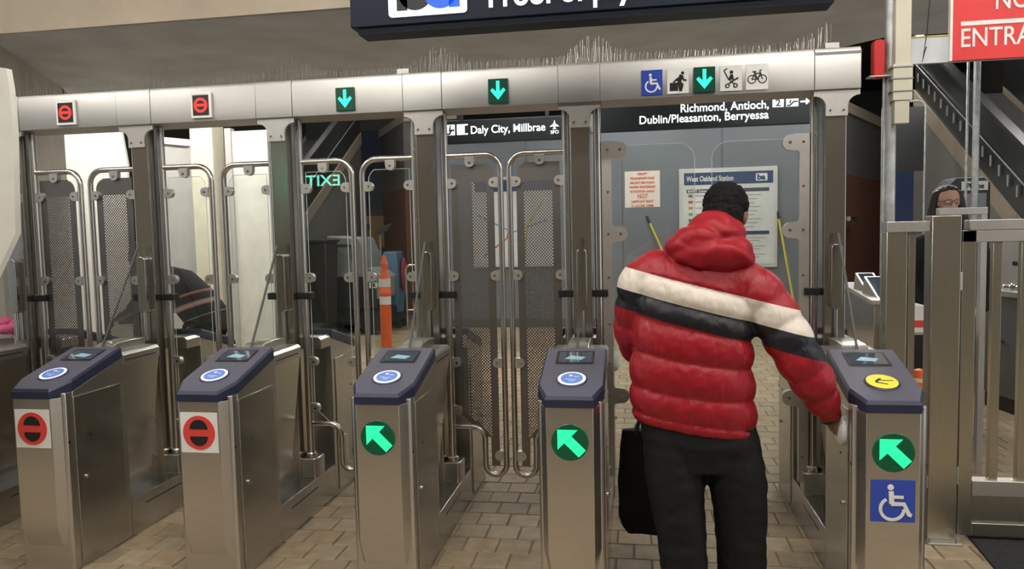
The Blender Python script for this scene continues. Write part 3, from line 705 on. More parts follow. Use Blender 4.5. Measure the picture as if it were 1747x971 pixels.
# bird spikes
sp = MB(); rnd = random.Random(11); x = -0.80
while x < 3.92:
    h = 0.062; tall = 0.0
    for i, X in enumerate(GX):
        d = (x - (X + (0.07 if i < 5 else 0.0)))
        tall = max(tall, math.exp(-(d / 0.13) ** 2) if abs(d) < 0.5 else 0)
    for (yy, hh, lean) in ((0.05, 0.058, -0.01), (0.11, 0.066 + 0.1 * tall, rnd.uniform(-0.012, 0.012)), (0.17, 0.062 + 0.085 * tall, 0.02)):
        hh *= rnd.uniform(0.88, 1.06); dx = rnd.uniform(-0.008, 0.012); b0 = (x + rnd.uniform(-0.003, 0.003), yy, ZH - 0.012)
        sp.tube([b0, (b0[0] + dx, yy + lean, ZH - 0.012 + hh)], 0.0012, 3)
    x += 0.0165
so = part('bird_spikes', sp, steel('spike_steel', (0.5, 0.48, 0.45), 0.35), bm_t, smooth=None, label='dense row of thin steel bird spikes'); so['kind'] = 'stuff'

# ------------------------------------------------------------------ hanging signs
sg = thing('hanging_sign', 'big dark overhead sign with white logo field and white lettering above the gates', 'sign', (1.74, 0.0, 2.522))
part('casing', MB().box(-0.035, 1.97, 0.0, 0.14, 0.02, 0.46), SIGNBK, sg, bevel=0.004)
part('lower_lip', MB().box(-0.005, 1.955, 0.012, 0.13, -0.008, 0.02), SIGNBK, sg)
lg = part('logo_field', MB().prism(rrect(0.14, 0.485, 0.051, 0.36, 0.016), 'y', -0.004, 0.0), SIGNWH, sg, label='white rounded logo field')
def bowl(mb, cx, cz, ro, ri, y0, y1, n=32):
    for i in range(n):
        a0, a1 = 2 * PI * i / n, 2 * PI * (i + 1) / n
        mb.prism([(cx + r * math.cos(a), cz + r * math.sin(a)) for r, a in ((ri, a0), (ro, a0), (ro, a1), (ri, a1))], 'y', y0, y1)
mb = MB(); bowl(mb, 0.262, 0.152, 0.078, 0.031, -0.007, -0.004); mb.box(0.178, 0.225, -0.007, -0.004, 0.076, 0.315)
part('logo_letter', mb, BLACK, lg, label='black letter b')
mb = MB(); bowl(mb, 0.372, 0.152, 0.078, 0.031, -0.008, -0.005); mb.box(0.408, 0.455, -0.008, -0.005, 0.076, 0.23)
part('logo_letter', mb, LOGOBLUE, lg, label='blue letter a')
text('Proof of payment required', 0.135, SIGNLT, sg, (0.573, -0.003, 0.066), 0.003, width=1.3)
for x in (0.35, 1.55): part('hanger', MB().cyl((x, 0.07, 0.45), (x, 0.07, 1.63), 0.014, 12), GALV, sg)

def box_icon(parent, x0, x1, z0, z1, y): return part('sign_field', MB().box(x0, x1, y - 0.004, y, z0, z1), SIGNLT, parent)
s1 = thing('hanging_sign', 'black hanging platform sign with 1, an escalator mark and an aeroplane', 'sign', (0.0, 6.0, 2.80))
part('casing', MB().box(0.55, 2.03, 0, 0.12, -0.03, 0.245), plain('sign_black', (0.012, 0.014, 0.016), 0.5, spec=0.2), s1, bevel=0.004)
text('Daly City, Millbrae', 0.135, SIGNLT, s1, (0.905, -0.003, 0.078), 0.002, width=0.93)
f = box_icon(s1, 0.735, 0.875, 0.07, 0.2, 0); text('1', 0.13, BLACK, f, (0.775, -0.006, 0.09), 0.003, width=0.05)
f = box_icon(s1, 0.6, 0.71, 0.07, 0.2, 0)
mb = MB(); strokes2d(mb, [([(0.61, 0.085), (0.64, 0.085), (0.665, 0.13), (0.7, 0.13)], 0.011), ([(0.64, 0.12), (0.65, 0.165)], 0.01)], 0, 0, 1, -0.006, -0.004); mb.prism(circ(0.652, 0.182, 0.011, 10), 'y', -0.006, -0.004); part('escalator_symbol', mb, BLACK, f)
mb = MB(); cx, cz = 1.955, 0.135
mb.prism([(cx - 0.008, cz - 0.045), (cx + 0.008, cz - 0.045), (cx + 0.009, cz + 0.04), (cx, cz + 0.062), (cx - 0.009, cz + 0.04)], 'y', -0.005, 0)
mb.prism([(cx - 0.06, cz - 0.015), (cx + 0.06, cz - 0.015), (cx + 0.006, cz + 0.025), (cx - 0.006, cz + 0.025)], 'y', -0.005, 0)
mb.prism([(cx - 0.026, cz - 0.045), (cx + 0.026, cz - 0.045), (cx, cz - 0.022)], 'y', -0.005, 0)
part('aeroplane_symbol', mb, SIGNLT, s1)
text('SFO', 0.055, SIGNLT, s1, (1.905, -0.003, 0.035), 0.001, width=0.1)
for x in (0.78, 1.86): part('hanger', MB().box(x - 0.02, x + 0.02, 0.04, 0.08, 0.24, 2.8), plain('sign_black', (0, 0, 0)), s1)
s2 = thing('hanging_sign', 'long black hanging platform sign with two lines of lettering and a 2', 'sign', (0.0, 6.0, 2.84))
part('casing', MB().box(2.5, 4.93, 0, 0.12, -0.01, 0.42), plain('sign_black', (0, 0, 0)), s2, bevel=0.004)
text('Richmond, Antioch,', 0.135, SIGNLT, s2, (3.449, -0.003, 0.178), 0.002, width=1.0)
text('Dublin/Pleasanton, Berryessa', 0.135, SIGNLT, s2, (2.968, -0.003, 0.062), 0.002, width=1.48)
f = box_icon(s2, 4.499, 4.623, 0.185, 0.285, 0); text('2', 0.11, BLACK, f, (4.53, -0.006, 0.197), 0.003, width=0.06)
f = box_icon(s2, 4.649, 4.784, 0.185, 0.285, 0)
mb = MB(); strokes2d(mb, [([(4.66, 0.198), (4.69, 0.198), (4.735, 0.24), (4.775, 0.24)], 0.01), ([(4.69, 0.225), (4.7, 0.258)], 0.009)], 0, 0, 1, -0.006, -0.004); part('escalator_symbol', mb, BLACK, f)
mb = MB(); strokes2d(mb, [([(4.81, 0.235), (4.9, 0.235)], 0.009), ([(4.87, 0.262), (4.9, 0.235), (4.87, 0.208)], 0.008)], 0, 0, 1, -0.004, 0); part('arrow_symbol', mb, SIGNLT, s2)
for x in (2.8, 4.6): part('hanger', MB().box(x - 0.02, x + 0.02, 0.04, 0.08, 0.4, 2.76), plain('sign_black', (0, 0, 0)), s2)
ex = thing('exit_sign', 'green-lettered illuminated exit sign hung facing the gates', 'sign', (-1.04, -4.0, 2.28))
part('casing', MB().box(-0.32, 0.32, -0.06, 0, -0.04, 0.24), SIGNBK, ex, bevel=0.004)
text('EXIT', 0.2, emit('exit_letters', (0.25, 1.0, 0.72), 9.0), ex, (0.23, 0.004, 0.02), 0.002, width=0.46, rot=(0, 0, PI))
for x in (-0.2, 0.2): part('hanger', MB().cyl((x, -0.03, 0.24), (x, -0.03, 1.87), 0.008, 8), GALV, ex)

# NO ENTRANCE sign, its arm and the galvanised pole
GP = (4.275, 1.2)
gp = thing('galvanised_pole', 'galvanised steel pole standing behind the wheelchair gate with beige cable trunking', 'pole', (GP[0], GP[1], 0))
part('shaft', MB().cyl((0, 0, 0), (0, 0, 2.95), 0.031, 16), GALV, gp)
part('thin_conduit', MB().cyl((-0.035, -0.012, 0), (-0.035, -0.012, 2.45), 0.008, 8), GALV, gp)
CREAM = plain('trunking', (0.6, 0.57, 0.46), 0.5)
tr = part('trunking', MB().box(0.0, 0.078, -0.075, -0.032, 2.31, 3.2), CREAM, gp, bevel=0.003, label='beige cable trunking')
part('trunking_cover', MB().box(-0.012, 0.085, -0.084, -0.03, 2.29, 2.48), CREAM, tr, bevel=0.003)
part('trunking_end', MB().box(-0.002, 0.072, -0.078, -0.03, 2.17, 2.29), CREAM, tr, bevel=0.003)
for z in (2.335, 2.4, 2.46): part('cable_tie', MB().box(-0.02, 0.088, -0.088, -0.028, z, z + 0.006), plain('tie', (0.25, 0.25, 0.24), 0.6), tr)
sn = thing('no_entrance_sign', 'red sign with white lettering at the top right picture edge', 'sign', (4.56, 1.15, 2.485))
part('panel', MB().box(0, 0.62, 0, 0.02, 0.0, 0.62), plain('sign_red', (0.72, 0.035, 0.035), 0.4), sn, bevel=0.002)
part('frame_edge', MB().box(-0.012, 0.0, -0.004, 0.024, 0, 0.62), WHITE, sn)
text('NO', 0.135, WHITE, sn, (0.197, -0.002, 0.252), 0.001, width=0.16)
part('white_bar', MB().box(0.04, 0.58, -0.003, 0, 0.176, 0.198), WHITE, sn)
text('ENTRANCE', 0.135, WHITE, sn, (0.035, -0.002, 0.068), 0.001, width=0.55)
ar = part('arm', MB().box(-0.235, 0.62, 0.022, 0.05, 0.0, 0.135), plain('arm_white', (0.6, 0.63, 0.66), 0.4), sn, label='pale sign arm')
part('wood_strip', MB().box(-0.235, 0, 0.018, 0.05, 0.135, 0.142), plain('strip_yellow', (0.55, 0.42, 0.12), 0.6), ar)
tag(part('dangling_wire', MB().tube([(4.45, 1.12, 3.4), (4.445, 1.12, 2.9), (4.425, 1.12, 2.62), (4.405, 1.12, 2.48), (4.415, 1.12, 2.53), (4.425, 1.12, 2.56)], 0.003, 6), BLACK), 'thin black wire dangling beside the pale sign arm', 'wire')
mb = MB(); mb.prism(rrect(-0.028, 0.028, 0, 0.2, 0.02), 'y', -0.03, 0.03)
rl = thing('red_lamp', 'red plastic lamp strapped to the galvanised pole', 'lamp', (4.205, 1.18, 2.42))
part('lens', mb, plain('lamp_red', (0.55, 0.02, 0.02), 0.35), rl, bevel=0.006)
part('strap', MB().box(-0.05, 0.06, -0.032, 0.032, 0.005, 0.012), GALV, rl)

# ------------------------------------------------------------------ steel fence and service gate on the right
fn = thing('railing', 'short brushed steel railing panel beside the wheelchair gate', 'railing', (4.18, 0.95, 0))
part('end_post', MB().box(0.0, 0.1, -0.03, 0.05, 0, 1.6), GATESTEEL, fn, bevel=0.004)
part('top_rail', MB().box(0.0, 0.206, -0.035, 0.055, 1.597, 1.652), ROUGHSTEEL, fn, bevel=0.003)
part('baluster', MB().box(0.112, 0.146, -0.01, 0.03, 0.1, 1.6), GATESTEEL, fn, bevel=0.002)
part('bottom_rail', MB().box(0.1, 0.205, -0.02, 0.04, 0.06, 0.1), GATESTEEL, fn)
pt = thing('gate_post', 'broad olive-tinted steel gate post on a bolted floor plate', 'post', (4.456, 0.95, 0))
part('shaft', MB().box(-0.069, 0.069, -0.05, 0.05, 0.012, 1.677), GATESTEEL, pt, bevel=0.004)
bp_ = part('base_plate', MB().box(-0.085, 0.08, -0.11, 0.09, 0, 0.012), ROUGHSTEEL, pt, bevel=0.002)
for x, y in ((-0.07, -0.095), (0.065, -0.095), (-0.07, 0.075), (0.065, 0.075)):
    part('bolt', MB().cyl((x * 0.94, y * 0.94, 0.012), (x * 0.94, y * 0.94, 0.035), 0.011, 8), ROUGHSTEEL, bp_)
part('latch_bar', MB().box(-0.075, -0.069, -0.05, 0.05, 0.28, 0.34), ROUGHSTEEL, pt)
sgt = thing('service_gate', 'brushed steel service gate with upright bars at the right picture edge', 'gate', (4.537, 0.95, 0))
part('hinge_stile', MB().box(0, 0.066, -0.03, 0.03, 0.03, 1.6), GATESTEEL, sgt, bevel=0.003)
part('top_rail', MB().box(0.0, 1.0, -0.03, 0.03, 1.54, 1.6), ROUGHSTEEL, sgt, bevel=0.003)
part('cap_rail', MB().box(0.03, 1.0, -0.035, 0.035, 1.6, 1.652), ROUGHSTEEL, sgt, bevel=0.003)
part('mid_rail', MB().box(0.066, 1.0, -0.035, 0.035, 0.24, 0.32), ROUGHSTEEL, sgt, bevel=0.003)
part('kick_panel', MB().box(0.066, 1.0, -0.012, 0.012, 0.096, 0.24), GATESTEEL, sgt)
part('bottom_rail', MB().box(0.066, 1.0, -0.03, 0.03, 0.03, 0.096), GATESTEEL, sgt, bevel=0.003)
for x in (0.148, 0.278, 0.408, 0.538, 0.668, 0.798): part('bar', MB().box(x, x + 0.042, -0.018, 0.018, 0.32, 1.54), GATESTEEL, sgt, bevel=0.002)
part('lock_stile', MB().box(0.94, 1.0, -0.03, 0.03, 0.096, 1.54), GATESTEEL, sgt)
for z in (0.3, 1.3): part('hinge', MB().cyl((-0.008, -0.03, z), (-0.008, -0.03, z + 0.09), 0.011, 10), ROUGHSTEEL, sgt)
fl2 = thing('far_railing', 'pale steel rail stub in front of the woman', 'railing', (4.85, 2.05, 0))
part('top_rail', MB().box(-0.015, 0.27, -0.03, 0.03, 1.69, 1.735), ROUGHSTEEL, fl2, bevel=0.003)
part('leg', MB().box(-0.015, 0.025, -0.025, 0.025, 0, 1.69), GATESTEEL, fl2); part('leg', MB().box(0.235, 0.27, -0.025, 0.025, 0, 1.69), ROUGHSTEEL, fl2)
tag(part('floor_mat', MB().prism([(4.60, 0.865), (4.52, 0.1), (6.4, 0.1), (6.4, 1.12), (4.62, 1.12)], 'z', 0.0015, 0.012), plain('mat', (0.018, 0.02, 0.022), 0.8, 0, 0.4, 60, 0.4, 200)), 'black ribbed floor mat under the service gate', 'mat')

# ------------------------------------------------------------------ things behind the gates on the right
GREYCAB = plain('cabinet_grey', (0.11, 0.115, 0.105), 0.5)
cb = thing('metal_cabinet', 'dark grey metal cabinet with a steel sink top at the right picture edge', 'cabinet', (6.03, 3.85, 0))
part('carcass', MB().prism([(-0.05, 0.23), (0.10, -0.55), (1.2, -0.4), (1.2, 0.4)], 'z', 0.13, 1.0), GREYCAB, cb, bevel=0.004)
part('plinth', MB().prism([(-0.03, 0.22), (0.12, -0.53), (1.2, -0.38), (1.2, 0.38)], 'z', 0, 0.13), BLACK, cb)
part('worktop', MB().prism([(-0.08, 0.25), (0.075, -0.58), (1.2, -0.43), (1.2, 0.43)], 'z', 1.0, 1.05), ROUGHSTEEL, cb, bevel=0.004)
part('splashback', MB().prism([(0.02, 0.27), (0.04, 0.27), (0.25, -0.5), (0.23, -0.5)], 'z', 1.05, 1.62), ROUGHSTEEL, cb)
mb = MB(); 
for k in range(14):
    a = rnd.uniform(0, 1); mb.ell((0.05 + rnd.uniform(-0.02, 0.1), 0.12 - a * 0.5, 1.08 + rnd.uniform(0, 0.03)), (0.03, 0.03, 0.02), 8, 5)
tag(part('crumpled_foil', mb, steel('foil', (0.7, 0.7, 0.7), 0.15), None, loc=(6.03, 3.85, 0)), 'crumpled shiny foil lying on the steel sink top', 'foil')
part('lock', MB().cyl((-0.0, -0.02, 0.62), (-0.035, -0.025, 0.62), 0.02, 10), POLE, cb); part('drain_hole', MB().cyl((0.10, 0.0, 1.28), (0.08, -0.01, 1.28), 0.02, 12), BLACK, cb)

rc = thing('machine_cabinet', 'low steel machine cabinet with angled screens behind the wheelchair gate', 'cabinet', (4.8, 3.6, 0))
part('body', MB().prism([(-0.12, -0.80), (0.06, -0.82), (0.35, 1.05), (0.15, 1.1)], 'z', 0, 1.04), STEELH, rc, bevel=0.004)
part('top', MB().prism([(-0.15, -0.83), (0.09, -0.85), (0.38, 1.08), (0.12, 1.13)], 'z', 1.04, 1.075), ROUGHSTEEL, rc, bevel=0.004)
for k, yy in enumerate((-0.45, 0.05)):
    sx = -0.1 + (yy + 0.8) * 0.14
    w_ = part('angled_screen', MB().prism([(yy - 0.2, 1.075), (yy + 0.2, 1.075), (yy + 0.15, 1.22)], 'x', sx, sx + 0.15), ROUGHSTEEL, rc)
    part('screen_glass', MB().prism([(yy - 0.19, 1.08), (yy + 0.14, 1.212), (yy + 0.14, 1.216), (yy - 0.19, 1.084)], 'x', sx + 0.015, sx + 0.135), SCREEN, w_)
part('panel_joint', MB().box(-0.07, -0.064, -0.45, -0.445, 0.05, 1.0), BLACK, rc)
wb = thing('white_box', 'white box with a red label on a black stand behind the steel railing', 'box', (4.84, 2.5, 0))
part('box', MB().box(-0.1, 0.1, -0.0, 0.2, 0.85, 1.06), WHITE, wb, bevel=0.006)
part('red_label', MB().box(0.02, 0.095, -0.002, 0.0, 0.905, 0.955), REDP, wb); part('lid_lip', MB().box(-0.105, 0.105, -0.005, 0.205, 0.855, 0.87), plain('grey_lip', (0.3, 0.3, 0.3), 0.5), wb)
part('stand', MB().box(-0.09, 0.09, 0.01, 0.19, 0, 0.85), BLACK, wb)
dl2 = thing('delineator_post', 'orange reflective post top behind the wheelchair gate', 'post', (4.67, 1.85, 0))
part('tube', MB().lathe([(0.034, 0.02), (0.034, 0.68), (0.03, 0.72), (0.0, 0.73)], n=20), plain('orange', (0.85, 0.14, 0.03), 0.45), dl2)
part('reflective_band', MB().lathe([(0.0345, 0.645), (0.035, 0.645), (0.035, 0.67), (0.0345, 0.67)], n=20), plain('reflect', (0.85, 0.65, 0.4), 0.4), dl2); part('base', MB().lathe([(0.1, 0), (0.1, 0.03), (0.05, 0.05), (0, 0.05)], n=20), BLACK, dl2)

ph = thing('phone_booth', 'dark phone kiosk with a small white sign behind the woman', 'kiosk', (6.22, 5.0, 0))
part('pedestal', MB().box(-0.1, 0.1, 0.05, 0.2, 0, 1.1), plain('kiosk_dark', (0.03, 0.035, 0.045), 0.4), ph)
hd = part('hood', MB().prism([(-0.19, 1.1), (0.19, 1.1), (0.19, 2.03), (0.13, 2.09), (-0.13, 2.09), (-0.19, 2.03)], 'y', 0.0, 0.35), plain('kiosk_dark', (0, 0, 0)), ph, bevel=0.01)
part('backplate', MB().box(-0.06, 0.15, -0.006, 0, 1.25, 1.93), plain('kiosk_plate', (0.25, 0.26, 0.27), 0.35, 0.5), hd)
sgn = part('name_plate', MB().box(-0.08, 0.16, -0.012, 0, 1.96, 2.05), WHITE, hd, label='white name plate'); text('Phone', 0.075, SIGNBK, sgn, (-0.04, -0.014, 1.978), 0.002, width=0.16)
tag(part('steel_pipe', MB().cyl((6.1, 4.6, 0), (6.1, 4.6, 5.6), 0.03, 12).cyl((6.03, 4.62, 0), (6.03, 4.62, 5.6), 0.012, 8), GALV), 'tall thin steel pipe rising in front of the right escalator', 'pipe')
ah = thing('arched_barrier', 'tall thin steel hoop barrier left of the right escalator', 'barrier', (6.25, 7.0, 0))
part('hoop', MB().tube(fillet([(-0.25, 0, 0), (-0.25, 0, 3.17), (0.25, 0, 3.17), (0.25, 0, 0)], [0.1, 0.1]), 0.014, 8), GALV, ah)
part('dark_panel', MB().box(-0.236, 0.236, -0.004, 0.004, 2.3, 3.1), plain('smoke_panel', (0.02, 0.021, 0.022), 0.4), ah)
bd = thing('display_stand', 'blue display board in a green frame beside the brick wall', 'display', (7.05, 9.0, 0))
part('board', MB().box(-0.43, 0.07, 0, 0.05, 1.25, 2.48), plain('board_blue', (0.02, 0.035, 0.09), 0.4), bd)
part('frame', MB().box(0.07, 0.15, -0.02, 0.06, 0, 2.56).box(-0.43, 0.07, -0.02, 0.06, 2.48, 2.56), plain('frame_green', (0.08, 0.16, 0.17), 0.5), bd)
part('lower_board', MB().box(-0.43, 0.07, 0.0, 0.05, 0.3, 1.25), plain('board_blue2', (0.02, 0.06, 0.3), 0.4), bd)
for k in range(5): part('leaflet', MB().box(-0.4 + k * 0.09, -0.34 + k * 0.09, -0.03, 0.0, 1.05 + 0.03 * (k % 2), 1.22 + 0.03 * (k % 2)), WHITE, bd)

# ------------------------------------------------------------------ grey information wall and its posters
WALLG = plain('panel_grey', (0.16, 0.182, 0.205), 0.45, 0, 0.08, 1.2)
iw = part('wall_centre', MB().box(-0.55, 5.95, 9.6, 11.6, 0, 3.6), WALLG); struct(iw)
for x in (-0.55, 1.08, 2.7, 4.33): part('panel', MB().box(x + 0.01, x + 1.615, 9.585, 9.6, 0.15, 3.28), WALLG, iw)
part('fascia', MB().box(-0.55, 5.95, 9.56, 9.6, 3.3, 3.6), plain('fascia_grey', (0.2, 0.215, 0.23), 0.4), iw); part('kick_strip', MB().box(-0.55, 5.95, 9.57, 9.6, 0, 0.15), plain('kick', (0.1, 0.1, 0.1), 0.5), iw)
PAPER = plain('poster_paper', (0.62, 0.64, 0.62), 0.5)
FRAMEA = plain('poster_frame', (0.6, 0.6, 0.58), 0.4, 0.3)
PNAVY = plain('poster_navy', (0.03, 0.06, 0.14), 0.4)
po = thing('station_poster', 'framed white station information poster with navy header behind the man', 'poster', (3.63, 9.575, 0.985))
part('frame', MB().box(0, 1.56, -0.05, 0.01, 0, 1.64), FRAMEA, po, bevel=0.006)
pp = part('paper', MB().box(0.06, 1.5, -0.054, -0.05, 0.06, 1.58), PAPER, po)
part('header', MB().box(0.08, 1.49, -0.056, -0.054, 1.37, 1.57), PNAVY, pp); part('sub_header', MB().box(0.12, 1.43, -0.056, -0.054, 1.24, 1.3), plain('poster_grey', (0.06, 0.08, 0.1), 0.5), pp)
part('band', MB().box(0.12, 1.43, -0.056, -0.054, 0.54, 0.6), PNAVY, pp)
text('West Oakland Station', 0.12, WHITE, pp, (0.12, -0.057, 1.43), 0.002, width=0.75); text('BART Lines', 0.055, WHITE, pp, (0.14, -0.057, 1.253), 0.001, width=0.3)
lf = part('logo_field', MB().prism(rrect(1.22, 1.4, 1.41, 1.53, 0.015), 'y', -0.058, -0.056), WHITE, pp); text('ba', 0.12, PNAVY, lf, (1.24, -0.0595, 1.43), 0.006, width=0.13)
tm = plain('print_grey', (0.25, 0.27, 0.28), 0.6)
for k, col in enumerate(((0.15, 0.15, 0.15), (0.5, 0.1, 0.08), (0.5, 0.3, 0.1), (0.1, 0.4, 0.15), (0.1, 0.12, 0.25), (0.45, 0.08, 0.1))):
    z = 1.17 - k * 0.1; part('line_bullet', MB().box(0.15, 0.22, -0.056, -0.054, z, z + 0.045), plain('bullet%d' % k, col, 0.5), pp); part('print_line', MB().box(0.25, 0.62 - 0.04 * (k % 3), -0.056, -0.054, z + 0.015, z + 0.03), tm, pp)
for k in range(9):
    z = 1.18 - k * 0.065; part('print_line', MB().box(1.0, 1.3 - 0.05 * (k % 3), -0.056, -0.054, z, z + 0.012), tm, pp)
for k in range(8):
    z = 0.48 - k * 0.045; part('print_line', MB().box(0.15, 1.38 - 0.1 * (k % 3), -0.056, -0.054, z, z + 0.01), tm, pp)
po2 = thing('map_poster', 'tall framed map poster seen through the perforated leaves', 'poster', (0.13, 9.575, 1.05))
part('frame', MB().box(0, 1.5, -0.05, 0.01, 0, 1.55), FRAMEA, po2, bevel=0.006)
pp = part('paper', MB().box(0.05, 1.4, -0.054, -0.05, 0.05, 1.28), PAPER, po2); part('header', MB().box(0.05, 1.4, -0.054, -0.05, 1.3, 1.5), PNAVY, po2)
for k, (pth, c) in enumerate((([(0.2, 0.2), (0.6, 0.5), (0.7, 1.1)], (0.5, 0.1, 0.1)), ([(0.1, 0.9), (0.7, 0.6), (1.3, 0.8)], (0.1, 0.3, 0.5)), ([(0.9, 0.15), (0.95, 0.7), (1.25, 1.15)], (0.6, 0.45, 0.05)))):
    mb = MB(); strokes2d(mb, [(pth, 0.012)], 0, 0, 1, -0.056, -0.054); part('route_line', mb, plain('route%d' % k, c, 0.5), pp)
for (x0, z0, x1, z1, h, lbl) in ((5.19, 1.88, 5.45, 0.14, 0.0, 'yellow broom handle leaning on the grey wall right of the station poster'), (3.10, 1.86, 3.85, 0.14, 1, 'yellow broom handle with black tip leaning on the grey wall left of the man')):
    t = thing('broom', lbl, 'broom', (x1, 9.3, 0), 0, 'brooms against the grey wall')
    part('handle', MB().cyl((0, 0, 0.14), ((x0 - x1), 0.24, z0), 0.018, 10), plain('broom_yellow', (0.62, 0.5, 0.08), 0.45), t); part('grip', MB().cyl(((x0 - x1) * 0.93, 0.225, z0 * 0.94), ((x0 - x1) * 1.0, 0.243, z0 + 0.005), 0.022, 10), BLACK, t)
    part('head', MB().prism([(-0.16, 0), (0.16, 0), (0.12, 0.16), (-0.12, 0.16)], 'y', -0.04, 0.04), plain('broom_grey', (0.14, 0.15, 0.16), 0.8), t)

# brick wings with grey upper walls
def brick_mat():
    m, nt, b = new_mat('brick'); v = coords(nt)
    sp_ = nd(nt, 'ShaderNodeSeparateXYZ'); nt.links.new(v, sp_.inputs[0]); cb_ = nd(nt, 'ShaderNodeCombineXYZ')
    ad = nd(nt, 'ShaderNodeMath', operation='ADD'); nt.links.new(sp_.outputs['X'], ad.inputs[0]); nt.links.new(sp_.outputs['Y'], ad.inputs[1])
    nt.links.new(ad.outputs[0], cb_.inputs[0]); nt.links.new(sp_.outputs['Z'], cb_.inputs[1])
    br = nd(nt, 'ShaderNodeTexBrick'); br.inputs['Color1'].default_value = (0.16, 0.06, 0.035, 1); br.inputs['Color2'].default_value = (0.2, 0.075, 0.045, 1); br.inputs['Mortar'].default_value = (0.11, 0.055, 0.04, 1)
    br.inputs['Scale'].default_value = 4.4; br.inputs['Mortar Size'].default_value = 0.02
    nt.links.new(cb_.outputs[0], br.inputs['Vector']); nt.links.new(br.outputs['Color'], b.inputs['Base Color']); b.inputs['Roughness'].default_value = 0.8; return m
BRICK = brick_mat(); UP = plain('upper_grey', (0.13, 0.127, 0.12), 0.7); COPE = plain('coping', (0.42, 0.36, 0.28), 0.7)
bl = MB().prism([(-1.75, 11.7), (-3.0, 13.9), (-1.0, 14.5), (-0.6, 11.7)], 'z', 0, 2.62)
o = struct(part('wall_left_wing', bl, BRICK)); part('upper_wall', MB().prism([(-1.75, 11.7), (-3.0, 13.9), (-1.0, 14.5), (-0.6, 11.7)], 'z', 2.62, 3.95), UP, o); part('coping', MB().prism([(-1.72, 11.65), (-3.05, 13.9), (-1.0, 14.5), (-0.6, 11.6)], 'z', 3.95, 4.12), COPE, o)
br_ = [(6.15, 9.75), (7.95, 13.1), (6.0, 13.5), (5.9, 9.75)]
o = struct(part('wall_right_wing', MB().prism(br_, 'z', 0, 2.5), BRICK)); part('upper_wall', MB().prism(br_, 'z', 2.5, 3.52), UP, o); part('coping', MB().prism([(6.15, 9.68), (8.0, 13.1), (6, 13.5), (5.9, 9.68)], 'z', 3.52, 3.7), COPE, o)
tag(part('wall_tap', MB().cyl((6.5, 10.2, 1.75), (6.4, 10.0, 1.75), 0.04, 10).cyl((6.62, 10.42, 1.75), (6.5, 10.2, 1.75), 0.04, 10), POLE), 'small chrome fitting on the right brick wall', 'fitting')

# ------------------------------------------------------------------ escalators running up and away on both sides
def escalator(x, facing, y0, z0, sl, L, label, ticks):
    t = thing('escalator', label, 'escalator', (x, y0, 0))
    def quad(lo, hi, xa, xb, m, name, ya=0.0, yb=L):
        return part(name, MB().prism([(ya, z0 + sl * ya + lo), (yb, z0 + sl * yb + lo), (yb, z0 + sl * yb + hi), (ya, z0 + sl * ya + hi)], 'x', xa, xb), m, t)
    W_ = 1.15 * facing
    dark = plain('balustrade', (0.012, 0.013, 0.013), 0.3); beige = plain('skirt_strip', (0.2, 0.165, 0.125), 0.6); grey = plain('truss_grey', (0.11, 0.105, 0.095), 0.7)
    part('side_wall', MB().prism([(0, 0), (L, 0), (L, z0 + sl * L), (0, z0)], 'x', 0.02 * facing, 0.1 * facing), grey, t)
    quad(0, 0.22, 0, 0.12 * facing, beige, 'skirt_strip'); quad(0.22, 0.95, 0.02 * facing, 0.08 * facing, dark, 'balustrade'); quad(0.95, 1.0, -0.01 * facing, 0.1 * facing, BLACK, 'handrail')
    quad(0.22, 0.95, W_, W_ + 0.06 * facing, dark, 'balustrade'); quad(0.95, 1.0, W_ - 0.03 * facing, W_ + 0.08 * facing, BLACK, 'handrail'); quad(0.0, 0.22, W_, W_ + 0.1 * facing, beige, 'skirt_strip')
    quad(0.0, 0.12, 0.12 * facing, W_, plain('steps', (0.05, 0.05, 0.05), 0.5), 'step_band')
    tr_ = quad(0.60, 0.615, -0.006 * facing, 0.0, GALV, 'trim_line')
    if ticks:
        for k in range(19):
            y = 0.2 + k * 0.2; part('bracket', MB().box(-0.008 * facing, 0.0, y, y + 0.035, z0 + sl * y + 0.42, z0 + sl * y + 0.54), plain('tick', (0.35, 0.33, 0.3), 0.5, 0.6), t, smooth=None)
    return t
escalator(6.8, 1, 4.3, 0.86, 0.61, 4.0, 'dark escalator rising away behind the phone kiosk on the right', True)
escalator(-2.35, -1, 7.2, 1.15, 0.62, 3.7, 'dark escalator rising away behind the glass leaves on the left', False)

# ------------------------------------------------------------------ cleaning corner behind the glass leaves
DKG = plain('machine_grey', (0.24, 0.245, 0.25), 0.5); MBLK = plain('machine_black', (0.018, 0.019, 0.02), 0.5)
fs = thing('floor_scrubber', 'grey ride-on floor scrubber parked beyond the glass leaves', 'machine', (-1.85, 9.0, 0))
part('tank', MB().prism([(-0.36, 0.95), (0.3, 0.95), (0.36, 1.3), (0.22, 1.62), (-0.36, 1.66)], 'y', -0.3, 0.4), DKG, fs, bevel=0.03)
part('chassis', MB().box(-0.42, 0.5, -0.35, 0.45, 0.42, 0.95), MBLK, fs, bevel=0.02)
part('front_cowl', MB().prism([(0.3, 0.55), (0.62, 0.6), (0.66, 0.95), (0.42, 1.12), (0.3, 1.1)], 'y', -0.32, 0.3), DKG, fs, bevel=0.02)
for x, y in ((-0.28, -0.36), (0.42, -0.36), (-0.28, 0.42), (0.42, 0.42)): part('wheel', MB().lathe([(0.1, -0.05), (0.2, -0.05), (0.2, 0.05), (0.1, 0.05)], (x, y, 0.2), 20, 'y'), MBLK, fs)
